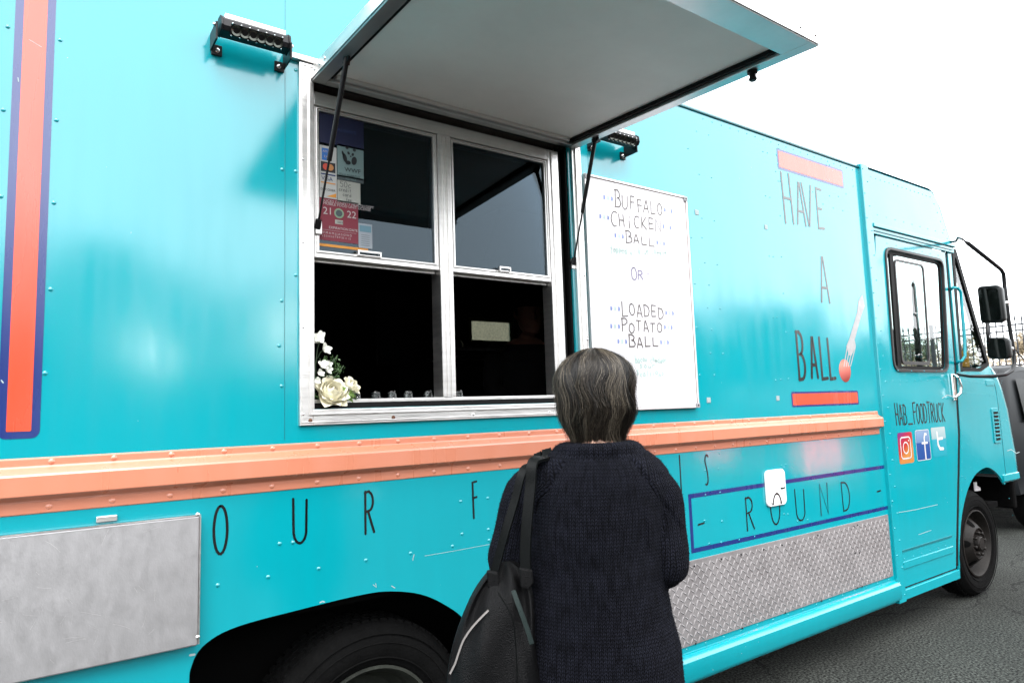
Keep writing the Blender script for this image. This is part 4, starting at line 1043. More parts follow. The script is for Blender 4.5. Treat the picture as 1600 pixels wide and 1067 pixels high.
# ---- wheels
def wheel(cx, y0, cz, r, name, rimm, dish):
    """y0 outer face of the tyre; axle along y"""
    rt = bpy.data.objects.new('wheel', None)
    W = .20
    prof = [(.235 / .38 * r, .012), (.25 / .38 * r, .0), (.29 / .38 * r, -.012), (.335 / .38 * r, -.010), (.358 / .38 * r, .006), (.370 / .38 * r, .022), (.375 / .38 * r, .032), (.38 / .38 * r, .045)]
    full = prof + [(r, W / 2)] + [(a, W - o_) for a, o_ in prof[::-1]]
    b = MB(); b.lathe([(a, y0 + o_) for a, o_ in full], (cx, 0, cz), 'y', 64)
    ty = b.build('wheel', M['rubber'], truck, smooth=40)
    # tread blocks
    b = MB(); nb = 72
    for k in range(nb):
        a0 = 2 * PI * k / nb
        for j, (ya, yb) in enumerate(((.036, .066), (.074, .10), (.108, .134), (.142, .168))):
            aa = a0 + (.5 * (j % 2)) * 2 * PI / nb
            da = 2 * PI / nb * .36
            ri, ro = r * .985, r * 1.012
            vs_ = [(cx + rr * math.cos(aa + s_ * da), y0 + yy, cz + rr * math.sin(aa + s_ * da)) for rr in (ri, ro) for s_, yy in ((-1, ya), (1, ya + .004), (1, yb + .004), (-1, yb))]
            b.add(vs_, [(4, 5, 6, 7), (0, 1, 5, 4), (1, 2, 6, 5), (2, 3, 7, 6), (3, 0, 4, 7)])
    b.build('tread_block', M['rubber'], ty, kind='stuff')
    b = MB()
    for rr in (.268, .315, .345):
        b.lathe([((rr - .003) / .38 * r, y0 - .0105), (rr / .38 * r, y0 - .0145), ((rr + .003) / .38 * r, y0 - .0105)], (cx, 0, cz), 'y', 64)
    b.build('sidewall_rib', M['rubber'], ty, smooth=True)
    s = r / .38
    if dish:   # rear dual: deep concave rim
        rp = [(.238, .008), (.242, -.004), (.232, -.006), (.222, .01), (.212, .03), (.205, .09), (.175, .12), (.14, .125), (.10, .125), (.085, .10), (.07, .095), (0, .095)]
    else:      # front: hub face stands out
        rp = [(.238, .008), (.242, -.006), (.232, -.008), (.222, .008), (.212, .05), (.196, .066), (.180, .058), (.150, .02), (.118, -.012), (.112, -.018), (.106, -.018), (.10, -.006), (.055, -.002), (.05, -.03), (.043, -.036), (0, -.036)]
    b = MB(); b.lathe([(a * s, y0 + o_) for a, o_ in rp], (cx, 0, cz), 'y', 56)
    rm = b.build('rim', rimm, ty, smooth=35)
    off = .118 if dish else -.010
    nuts = MB()
    for k in range(8):
        a = 2 * PI * k / 8 + .2
        p = Vector((cx + .080 * s * math.cos(a), y0 + off, cz + .080 * s * math.sin(a)))
        MB().tube([p + Vector((0, .01, 0)), p + Vector((0, -.018, 0)), p + Vector((0, -.024, 0))], [.013, .013, .008], 6).build('lug_nut', rimm, ty)
    for k in range(5):      # hand holes
        a = 2 * PI * k / 5 + .55
        if dish: continue
        rc = .150 * s
        n_ = 16; vs_ = []
        for i in range(n_):
            t = 2 * PI * i / n_
            rr = rc + .026 * s * math.cos(t); aa = a + .17 * math.sin(t)
            # follow the cone of the rim
            f = (rr / s - .118) / (.150 - .118); oo = -.012 + f * .032 if rr / s < .150 else .02 + (rr / s - .150) / .03 * .038
            vs_.append((cx + rr * math.cos(aa), y0 + oo - .004, cz + rr * math.sin(aa)))
        MB().add(vs_ + [(cx + rc * math.cos(a), y0 + .014, cz + rc * math.sin(a))], [(i, (i + 1) % n_, n_) for i in range(n_)]).build('hand_hole', M['under'], ty)
    return ty
wc = at(1530, 853, .03)
wheel(5.80, .035, .385, .385, 'front', M['rim'], False)
wheel(5.80, 1.97, .385, .385, 'front', M['rim'], False)
wheel(.97, .07, .385, .385, 'rear', M['rimgrey'], True)
wheel(.97, 1.93, .385, .385, 'rear', M['rimgrey'], True)
# wheel wells and underbody
b = MB()
b.box(.30, 1.50, .30, .32, .10, .95); b.box(.30, 1.50, .013, .32, .92, .95); b.box(.30, .32, .013, .32, .3, .95); b.box(1.48, 1.50, .013, .32, .3, .95)
b.build('rear_wheel_well', M['under'], truck)
b = MB(); b.box(5.36, 6.5, .45, .47, .25, 1.05); b.box(5.36, 6.5, .016, .45, 1.03, 1.05); b.box(5.36, 5.38, .016, .45, .35, 1.03)
b.build('front_wheel_well', M['under'], truck)
b = MB(); b.box(-1.5, 6.6, .55, .68, .42, .60); b.box(-1.5, 6.6, 1.5, 1.63, .42, .60); b.box(.90, 1.04, .2, 2.0, .32, .46); b.box(5.73, 5.87, .2, 2.0, .32, .44); b.box(1.6, 4.2, .75, 1.45, .30, .60)
b.build('chassis', M['under'], truck)

# ---- kitchen inside: walls, ceiling, counter
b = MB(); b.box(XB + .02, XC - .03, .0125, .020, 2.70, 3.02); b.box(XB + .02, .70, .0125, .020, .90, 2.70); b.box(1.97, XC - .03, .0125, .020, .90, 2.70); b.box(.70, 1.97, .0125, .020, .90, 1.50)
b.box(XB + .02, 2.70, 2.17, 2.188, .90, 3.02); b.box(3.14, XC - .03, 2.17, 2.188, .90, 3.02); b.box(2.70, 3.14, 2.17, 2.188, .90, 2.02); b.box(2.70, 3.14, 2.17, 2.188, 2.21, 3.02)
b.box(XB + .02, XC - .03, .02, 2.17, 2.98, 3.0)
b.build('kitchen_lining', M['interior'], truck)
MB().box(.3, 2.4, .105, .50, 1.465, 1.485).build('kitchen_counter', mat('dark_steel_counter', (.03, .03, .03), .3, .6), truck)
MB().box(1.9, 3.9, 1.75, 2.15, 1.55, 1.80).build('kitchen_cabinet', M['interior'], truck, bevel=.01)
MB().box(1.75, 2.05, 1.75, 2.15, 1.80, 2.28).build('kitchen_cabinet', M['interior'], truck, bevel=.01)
MB().add([(2.69, 2.1885, 2.01), (3.15, 2.1885, 2.01), (3.15, 2.1885, 2.22), (2.69, 2.1885, 2.22)], [(0, 1, 2, 3)]).build('frosted_vent_window', mat('frosted_pane', (.20, .20, .10), .6, trans=.12, noise_amt=.35, noise_scale=60), truck)


# ================================================================== WHITEBOARD
a, c = at(905, 290), at(1072, 325)
BX0, BX1, BZ0, BZ1 = 1.975, 2.662, 1.472, 2.535
wb = thing('whiteboard', 'white menu board with handwritten specials hung beside the serving window', 'whiteboard', (2.32, -.02, 1.472))
wbm = mat('dry_erase_white', (.58, .565, .58), .3, noise_amt=.02, noise_scale=2)
MB().box(BX0 + .004, BX1 - .004, -.018, -.006, BZ0 + .004, BZ1 - .004).build('board', wbm, wb)
b = MB(); ring(b, BX0, BX1, BZ0, BZ1, .009, .009, .009, .009, -.023, -.004)
b.build('board_frame', mat('pale_alu_frame', (.78, .76, .76), .35, .6), wb, bevel=.0015)
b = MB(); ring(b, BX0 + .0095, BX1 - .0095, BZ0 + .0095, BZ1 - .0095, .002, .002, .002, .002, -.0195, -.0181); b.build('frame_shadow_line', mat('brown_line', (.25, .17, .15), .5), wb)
for x, z in ((BX1 - .012, BZ1 - .014), (BX1 - .012, BZ0 + .012), (BX0 + .012, BZ1 - .014)):
    b = MB(); b.box(x - .012, x + .012, -.027, -.0232, z - .012, z + .012); b.build('corner_clip', mat('grey_clip', (.25, .25, .26), .4), wb, bevel=.003)
    MB().dome(x, z, .005, .003, -.0271).build('clip_screw', M['blackmetal'], wb)
mk = mat('marker_grey', (.075, .06, .055), .5, noise_amt=.5, noise_scale=40)
mk2 = mat('marker_lilac', (.17, .15, .24), .5); mkb = mat('marker_blue', (.14, .19, .42), .5, noise_amt=.3, noise_scale=60); mkg = mat('marker_pale_green', (.34, .46, .43), .5)
BY = -.0186
def bline(txt, u0, v0a, v0b, u1, v1a, v1b, m, wd, dots=False, gap=0):
    """handwritten line between the photo columns u0 and u1"""
    xa, xb = at(u0, (v0a + v0b) / 2, BY).x, at(u1, (v1a + v1b) / 2, BY).x
    za0, za1 = at(u0, v0b, BY).z, at(u0, v0a, BY).z; zb0, zb1 = at(u1, v1b, BY).z, at(u1, v1a, BY).z
    n_ = len(txt); st = (xb - xa) / n_
    for i, ch in enumerate(txt):
        if ch == ' ': continue
        t = (i + .5) / n_; k = random.uniform(-.006, .006); first = i == 0
        zq0, zq1 = za0 + (zb0 - za0) * t + k, za1 + (zb1 - za1) * t + k; hq = (zq1 - zq0) * .09
        letter(ch, xa + st * (i + .14), xa + st * (i + (.82 if not first else .92)), zq0 + hq, zq1 - hq + (.010 if first else random.uniform(-.006, .004)), wd, m, wb, BY - .0004, 'letter', lean=random.uniform(-.05, .05), jit=.0015)
    if dots:
        for s_, xe, z0, z1 in ((-1, xa - .012, za0, za1), (1, xb + .012, zb0, zb1)):
            for j in range(3):
                xx = xe + s_ * j * .024; zz = (z0 + z1) / 2
                MB().ribbon([(xx, zz - .006), (xx + .002, zz), (xx, zz + .006)], .010, BY - .0004).build('dot', mkb if j != 1 else mkg, wb)
random.seed(5)
bline('BUFFALO', 959, 297, 326, 1036, 317, 338, mk, .0052, True)
bline('CHiCKEN', 953, 329, 353, 1034, 343, 364, mk, .0052, True)
bline('BALL', 976, 361, 380, 1024, 371, 386, mk, .0052, True)
bline('topped w/ blue cheese', 953, 383, 396, 1042, 390, 401, mkg, .0048)
bline('OR', 985, 419, 438, 1006, 421, 440, mk2, .006); bline('-', 972, 426, 430, 977, 427, 431, mkg, .003); bline('-', 1010, 429, 434, 1015, 430, 434, mk2, .003)
bline('LOADED', 970, 471, 495, 1038, 478, 499, mk, .0052, True)
bline('POTATO', 970, 500, 521, 1036, 502, 520, mk, .0052, True)
bline('BALL', 981, 524, 544, 1030, 526, 543, mk, .0062, True)
bline('bacon cheddar', 992, 556, 567, 1042, 557, 566, mkg, .0048)
bline('sour', 998, 568, 576, 1025, 568, 576, mkg, .0048)
bline('scallions', 994, 578, 588, 1038, 579, 587, mkg, .0048)

# ================================================================== FLOWERS AND SMALL THINGS ON THE SILL
fl = thing('flower_arrangement', 'cream rose and small white blooms at the left corner of the serving window', 'flowers', (.81, .03, 1.548))
petal = mat('cream_petal', (.80, .76, .60), .5, spec=.3); wpet = mat('white_petal', (.82, .82, .76), .5, spec=.3); leafm = mat('leaf_green', (.05, .11, .03), .5); stem = mat('stem_green', (.06, .10, .05), .6)
random.seed(3)
def petal_mesh(w, h, cup, curl, m):
    b = MB(); nu, nv = 6, 6
    vs_ = []
    for j in range(nv + 1):
        t = j / nv
        for i in range(nu + 1):
            s_ = (i / nu - .5) * 2
            ww = w * math.sin(PI * (.12 + .74 * t) ** .8)
            x_ = s_ * ww * .5; y_ = -cup * (1 - s_ * s_) * math.sin(PI * min(1, t * .9 + .1)) - curl * max(0, t - .7) ** 1.0 * (1.5 + .5 * s_)
            vs_.append((x_, y_, h * t * (1 - .06 * s_ * s_)))
    b.add(vs_, [(j * (nu + 1) + i, j * (nu + 1) + i + 1, (j + 1) * (nu + 1) + i + 1, (j + 1) * (nu + 1) + i) for j in range(nv) for i in range(nu)])
    return b.mesh('petal', m, True)
pms = [petal_mesh(.075, .058, .016, .035, petal), petal_mesh(.055, .055, .016, .012, petal), petal_mesh(.036, .050, .012, .004, petal), petal_mesh(.030, .034, .008, .012, wpet)]
def rose(c, s, axis, whorls, parent):
    core = MB().ball(c + axis * .02 * s, .010 * s, 1, 1, 1.4, 10, 8).build('rose', petal, parent, smooth=True)
    q = axis.to_track_quat('Z', 'Y')
    for ri, n_, tilt, pm_, ph in whorls:
        for k in range(n_):
            a = 2 * PI * k / n_ + ph + random.uniform(-.12, .12)
            rot = q.to_matrix() @ Matrix.Rotation(a, 3, 'Z') @ Matrix.Translation((0, 0, 0)).to_3x3() @ Matrix.Rotation(tilt + random.uniform(-.08, .08), 3, 'X')
            base = c + q.to_matrix() @ Matrix.Rotation(a, 3, 'Z') @ Vector((0, -ri * s, 0))
            inst(pms[pm_], 'petal', base, core, rot.to_euler(), (s,) * 3)
    return core
rc = at(521, 612, .0)
rose(rc + Vector((-.004, .02, -.010)), .86, Vector((.10, -.80, .55)).normalized(), [(.003, 3, .02, 2, 0), (.006, 4, .12, 2, .5), (.010, 5, .20, 1, .2), (.014, 5, .30, 1, .8), (.019, 6, .42, 0, .3), (.022, 6, .62, 0, .9), (.022, 5, .95, 0, .4)], fl)
rc2 = at(545, 602, .03)
rose(rc2 + Vector((0, .0, -.01)), .62, Vector((.5, -.6, .6)).normalized(), [(.004, 3, .1, 2, 0), (.008, 4, .35, 1, .4), (.014, 5, .7, 0, .1)], fl)
b = MB(); bl = MB()
def bloom(c, s, n_=5):
    ax = Vector((random.uniform(-.4, .4), -.9, random.uniform(0, .6))).normalized(); q = ax.to_track_quat('Z', 'Y').to_matrix()
    core = MB().ball(c, .004, 1, 1, 1, 6, 5).build('small_bloom', wpet, fl, smooth=True)
    for k in range(n_):
        a = 2 * PI * k / n_ + random.random()
        rot = q @ Matrix.Rotation(a, 3, 'Z') @ Matrix.Rotation(.75 + random.uniform(-.3, .3), 3, 'X')
        inst(pms[3], 'petal', c, core, rot.to_euler(), (s,) * 3)
for u, v, s in ((500, 529, .8), (507, 546, .75), (494, 534, .6), (504, 573, .75), (511, 577, .6), (495, 596, .5), (500, 583, .5), (513, 569, .45)):
    bloom(at(u, v, .01), s)
def stems(pts): b.tube([at(u, v, .02) for u, v in pts], .0012, 5)
stems([(494, 610), (493, 570), (496, 545), (500, 533)]); stems([(496, 560), (501, 550), (506, 547)]); stems([(505, 600), (503, 575), (500, 560)]); stems([(507, 600), (512, 575), (522, 560)]); stems([(515, 600), (528, 583), (537, 571)]); stems([(500, 600), (505, 565), (507, 555)]); stems([(510, 600), (518, 570), (527, 555)])
b.build('stem', stem, fl, smooth=True)
lf = MB()
for i in range(240):
    k = random.random()
    if k < .45: u, v = random.uniform(505, 530), random.uniform(556, 590)
    elif k < .6: u, v = 530 + random.gauss(0, 4), 578 + random.gauss(0, 6)
    elif k < .8: u, v = random.uniform(489, 500), random.uniform(585, 625)
    else: u, v = random.uniform(528, 556), random.uniform(605, 624)
    c = at(u, v, random.uniform(.0, .06)); s = random.uniform(.003, .007) * (1.5 if k > .8 else 1)
    d1 = Vector((random.gauss(0, 1), random.gauss(0, 1), random.gauss(0, 1))).normalized(); d2 = d1.orthogonal().normalized()
    lf.add([c - d1 * s, c + d2 * s * .45, c + d1 * s, c - d2 * s * .45], [(0, 1, 2, 3)])
lf.build('leaf', leafm, fl, kind='stuff')
lf = MB()
for i in range(46):
    c = at(random.choice((random.uniform(528, 550), random.uniform(536, 556))), random.uniform(606, 626), random.uniform(-.005, .03)); s = random.uniform(.008, .015)
    d1 = Vector((random.gauss(0, 1), random.gauss(0, .5), random.gauss(0, 1))).normalized(); d2 = d1.cross(Vector((random.gauss(0, .4), -1, random.gauss(0, .4)))).normalized()
    lf.add([c - d1 * s, c + d2 * s * .5, c + d1 * s, c - d2 * s * .5], [(0, 1, 2, 3)])
lf.build('leaf', mat('light_leaf_green', (.16, .26, .06), .5), fl, kind='stuff')
MB().lathe([(.0, 0), (.03, 0), (.034, .03), (.026, .05)], (.80, .085, 1.5), 'z', 20).build('flower_cup', M['seal'], fl, smooth=True)

cg = mat('clear_jar_glass', (.9, .95, .95), .02, trans=1, ior=1.45)
jar0 = None
spots = [(556, 612, 'clear glass votive jar just right of the flowers'), (587, 612, 'clear glass votive jar second from the flowers on the dark counter'), (612, 611, 'clear glass votive jar third from the flowers on the dark counter'), (637, 611, 'clear glass votive jar fourth from the flowers, left of the gap'), (668, 611, 'clear glass votive jar beside the left face of the window mullion'), (716, 610, 'clear glass votive jar just right of the window mullion')]
for u, v, lb_ in spots:
    q = at(u, v, .13)
    j = thing('glass_jar', lb_, 'jar', (q.x, .13, 1.4855), 'votive jars on the counter')
    zt = q.z + .018
    b = MB(); b.lathe([(0, 0), (.020, 0), (.024, .012), (.024, .06), (.019, .082), (.020, .092), (.018, .092), (.017, .08), (.021, .058), (.021, .014), (0, .008)], (q.x, .13, 1.4858), 'z', 20)
    b.build('jar_body', cg, j, smooth=True)
q = at(828, 546, .9)
st_ = thing('condiment_tray', 'small white tray holding two little white bottles at the server\'s hand', 'tray', (q.x, .9, q.z))
MB().box(q.x - .05, q.x + .06, .86, .94, q.z - .004, q.z).build('tray', M['whiteplastic'], st_)
for dx, h in ((-.03, .02), (.04, .05)):
    MB().lathe([(0, 0), (.012, 0), (.012, h * .7), (.005, h), (0, h)], (q.x + dx, .9, q.z + .0005), 'z', 12).build('bottle', M['whiteplastic'], st_, smooth=True)
MB().box(1.85, 3.2, .85, 1.15, q.z - .02, q.z - .0045).build('prep_shelf', M['interior'], truck)

# ================================================================== PEOPLE
def ell(c, rx, ry, ax, ay, n=20):
    return [c + ax * rx * math.cos(2 * PI * k / n) + ay * ry * math.sin(2 * PI * k / n) for k in range(n)]
def limb(mb, pts, rad, n=16, flat=1.0):
    pts = [Vector(p) for p in pts]; rings = []; up = None
    # resample with catmull-rom for soft bends
    P = []; Rr = []
    for i in range(len(pts) - 1):
        p0, p1, p2, p3 = pts[max(i - 1, 0)], pts[i], pts[i + 1], pts[min(i + 2, len(pts) - 1)]
        for k in range(4):
            t = k / 4
            P.append(.5 * ((2 * p1) + (p2 - p0) * t + (2 * p0 - 5 * p1 + 4 * p2 - p3) * t * t + (3 * p1 - p0 - 3 * p2 + p3) * t ** 3)); Rr.append(rad[i] * (1 - t) + rad[i + 1] * t)
    P.append(pts[-1]); Rr.append(rad[-1])
    # rounded ends
    d = (P[0] - P[1]).normalized(); P.insert(0, P[0] + d * Rr[0] * .7); Rr.insert(0, Rr[0] * .6)
    d = (P[-1] - P[-2]).normalized(); P.append(P[-1] + d * Rr[-1] * .7); Rr.append(Rr[-1] * .6)
    for i, p in enumerate(P):
        d = (P[min(i + 1, len(P) - 1)] - P[max(i - 1, 0)]).normalized()
        if up is None: up = d.orthogonal().normalized()
        up = (up - d * up.dot(d)).normalized(); sd_ = d.cross(up)
        rings.append([p + up * Rr[i] * math.cos(2 * PI * k / n) + sd_ * Rr[i] * math.sin(2 * PI * k / n) for k in range(n)])
    mb.loft(rings)
def remeshed(mb, name, vox, m, parent, smooth_it=4, post=None):
    me = mb.mesh(name, m, True)
    bm = bmesh.new(); bm.from_mesh(me); bmesh.ops.recalc_face_normals(bm, faces=bm.faces); bm.to_mesh(me); bm.free()
    tmp = bpy.data.objects.new('tmp', me); col.objects.link(tmp)
    r = tmp.modifiers.new('r', 'REMESH'); r.mode = 'VOXEL'; r.voxel_size = vox; r.use_smooth_shade = True
    s = tmp.modifiers.new('s', 'SMOOTH'); s.factor = .5; s.iterations = smooth_it
    dg = bpy.context.evaluated_depsgraph_get(); me2 = bpy.data.meshes.new_from_object(tmp.evaluated_get(dg))
    bpy.data.objects.remove(tmp)
    me2.name = name; me2.materials.clear(); me2.materials.append(m)
    me2.polygons.foreach_set('use_smooth', [True] * len(me2.polygons))
    if post: post(me2)
    o = bpy.data.objects.new(name, me2); return link(o, parent)
skin = mat('skin', (.52, .29, .20), .5, noise_amt=.06, noise_scale=20); skin.node_tree.nodes['Principled BSDF'].inputs['Subsurface Weight'].default_value = .08; skin.node_tree.nodes['Principled BSDF'].inputs['Subsurface Radius'].default_value = (.01, .004, .002)

def body(mb, T, J):
    """continuous figure. T maps local (right, forward, up) to the world; J joints"""
    X, Y, Z = (T(1, 0, 0) - T(0, 0, 0)), (T(0, 1, 0) - T(0, 0, 0)), Vector((0, 0, 1))
    hx, hy, hz = J['head']       # centre of the skull
    # head: skull, face and jaw
    rings = []
    for z, rx, ry, oy in ((-.125, .028, .030, .045), (-.112, .045, .050, .040), (-.09, .058, .070, .022), (-.06, .066, .084, .008), (-.02, .073, .094, 0), (.02, .077, .098, -.004), (.055, .073, .092, -.006), (.085, .056, .072, -.006), (.103, .030, .040, -.004), (.108, .008, .01, -.004)):
        rings.append(ell(T(hx, hy + oy, hz + z), rx, ry, X, Y, 24))
    mb.loft(rings)
    limb(mb, [T(hx, hy + .085, hz + .005), T(hx, hy + .100, hz - .02), T(hx, hy + .108, hz - .036)], [.008, .010, .013], 10)      # nose
    limb(mb, [T(hx - .02, hy + .088, hz - .068), T(hx, hy + .094, hz - .066), T(hx + .02, hy + .088, hz - .068)], [.005, .008, .005], 8)   # lips
    for s in (-1, 1):
        limb(mb, [T(hx + s * .074, hy - .004, hz + .012), T(hx + s * .082, hy - .012, hz - .004), T(hx + s * .075, hy - .004, hz - .034)], [.009, .011, .006], 8)  # ear
    nb = J['neck']
    limb(mb, [T(hx, hy - .012, hz - .06), T((hx + nb[0]) / 2, (hy + nb[1]) / 2 - .008, (hz + nb[2]) / 2 - .02), T(*nb)], [.050, .044, .050], 18)
    rings = []
    for z, rx, ry, oy, ox in J['torso']:
        rings.append(ell(T(ox, oy, z), rx, ry, X, Y, 24))
    mb.loft(rings)
    for s in (0, 1):
        sh, el, wr = J['arms'][s]
        limb(mb, [T(*sh), T(*[(a + b_) / 2 for a, b_ in zip(sh, el)]), T(*el), T(*[(a + b_) / 2 for a, b_ in zip(el, wr)]), T(*wr)], [.050, .045, .038, .034, .024], 14)
        # hand: palm then five bent fingers
        w_, e_ = T(*wr), T(*el); d = (w_ - e_).normalized(); side = d.cross(Z).normalized(); nrm = side.cross(d).normalized()
        inw = (X if s == 0 else -X); side = (inw - d * inw.dot(d)).normalized(); nrm = d.cross(side).normalized()
        if nrm.z > 0: nrm = -nrm
        pc = w_ + d * .05
        mb.loft([ell(w_ - d * .005, .026, .018, side, nrm, 14), ell(w_ + d * .03, .036, .015, side, nrm, 14), ell(w_ + d * .07, .040, .014, side, nrm, 14), ell(w_ + d * .09, .038, .011, side, nrm, 14)])
        for k, (off, ln) in enumerate(((.029, .070), (.010, .078), (-.010, .073), (-.029, .058))):
            p0 = w_ + d * .082 + side * off
            p1 = p0 + d * ln * .45 + nrm * .006; p2 = p1 + (d * .75 + nrm * .65) * ln * .32; p3 = p2 + (d * .35 + nrm * .9) * ln * .26
            limb(mb, [p0 - d * .015, p1, p2, p3], [.0095, .0085, .0078, .0068], 8)
        p0 = w_ + d * .025 + side * .030; p1 = p0 + (side * .8 + d * .7) * .032 + nrm * .006; p2 = p1 + (d * .95 + nrm * .3) * .030
        limb(mb, [p0, p1, p2], [.013, .0105, .0085], 8)
    for s in (0, 1):
        hp_, kn, an = J['legs'][s]
        limb(mb, [T(*hp_), T(*[(a + b_) / 2 for a, b_ in zip(hp_, kn)]), T(*kn), T(*[(a + b_) / 2 + (0 if i != 1 else -.012) for i, (a, b_) in enumerate(zip(kn, an))]), T(*an)], [.088, .078, .056, .052, .036], 16)
        ax_, ay_, az_ = an
        limb(mb, [T(ax_, ay_ - .04, .035), T(ax_, ay_ + .03, .045), T(ax_, ay_ + .11, .035), T(ax_, ay_ + .17, .025)], [.036, .040, .036, .022], 14)

C0 = Vector((1.087, -1.005, 0)); FW = Vector((.672, .741, 0)).normalized(); RW = Vector((FW.y, -FW.x, 0))
T = lambda a, b_, z: C0 + RW * a + FW * b_ + Vector((0, 0, z))
wm = thing('person', 'person seen from behind in dark navy knitted sweater with short greying bob', 'person', C0)
J = dict(head=(.002, .035, 1.500), neck=(.0, .0, 1.385),
         torso=[(.80, .145, .105, 0, -.03), (.88, .150, .11, 0, -.03), (.95, .145, .105, 0, -.03), (1.05, .135, .10, 0, -.025), (1.15, .140, .105, 0, -.02), (1.25, .160, .100, 0, 0), (1.31, .145, .085, -.005, 0), (1.35, .11, .07, -.008, 0), (1.385, .06, .055, -.005, 0)],
         arms=[((-.130, -.005, 1.30), (-.205, -.005, 1.085), (-.085, .20, 1.12)), ((.098, -.010, 1.295), (.134, -.006, 1.125), (.04, .21, 1.13))],
         legs=[((-.11, 0, .82), (-.115, .015, .46), (-.115, -.01, .09)), ((.050, 0, .82), (.055, .015, .46), (.055, -.01, .09))])
mb = MB(); body(mb, T, J)
remeshed(mb, 'body', .0055, skin, wm, 3)

# sweater: remeshed union of torso, sleeves and collar; a UV laid per region drives the knit
X_, Y_, Z_ = RW, FW, Vector((0, 0, 1))
TOR = [(.70, .192, .152, 0, -.022), (.715, .203, .160, 0, -.021), (.80, .199, .156, 0, -.021), (.88, .192, .150, 0, -.021), (.95, .184, .144, -.002, -.018), (1.02, .172, .136, -.004, -.026), (1.10, .164, .132, -.006, -.024), (1.18, .166, .132, -.008, -.020),
       (1.25, .172, .130, -.010, -.016), (1.29, .176, .124, -.012, -.013), (1.32, .176, .116, -.014, -.010), (1.345, .166, .106, -.014, -.008), (1.365, .148, .096, -.012, -.005), (1.385, .120, .086, -.006, -.002), (1.400, .088, .075, 0, 0), (1.408, .070, .062, 0, 0)]
ARM = [[(-.130, -.005, 1.325), (-.172, -.004, 1.290), (-.198, -.004, 1.21), (-.214, -.010, 1.14), (-.210, .0, 1.09), (-.175, .075, 1.08), (-.11, .17, 1.115)],
       [(.105, -.010, 1.322), (.132, -.010, 1.285), (.141, -.010, 1.22), (.142, -.018, 1.17), (.134, -.006, 1.125), (.098, .075, 1.115), (.05, .18, 1.13)]]
ARR = [.045, .054, .055, .054, .050, .048, .042]
mb = MB()
mb.loft([ell(T(ox, oy, z), rx, ry, X_, Y_, 40) for z, rx, ry, oy, ox in TOR])
for A in ARM: limb(mb, [T(*p_) for p_ in A], ARR, 20)
cp = [(.060, 1.378), (.100, 1.378), (.108, 1.388), (.104, 1.400), (.090, 1.409), (.074, 1.412), (.062, 1.405)]
mb.loft([ell(T(0, -.004, z), r, r * .86, X_, Y_, 40) for r, z in cp + cp[:1]], caps=False)

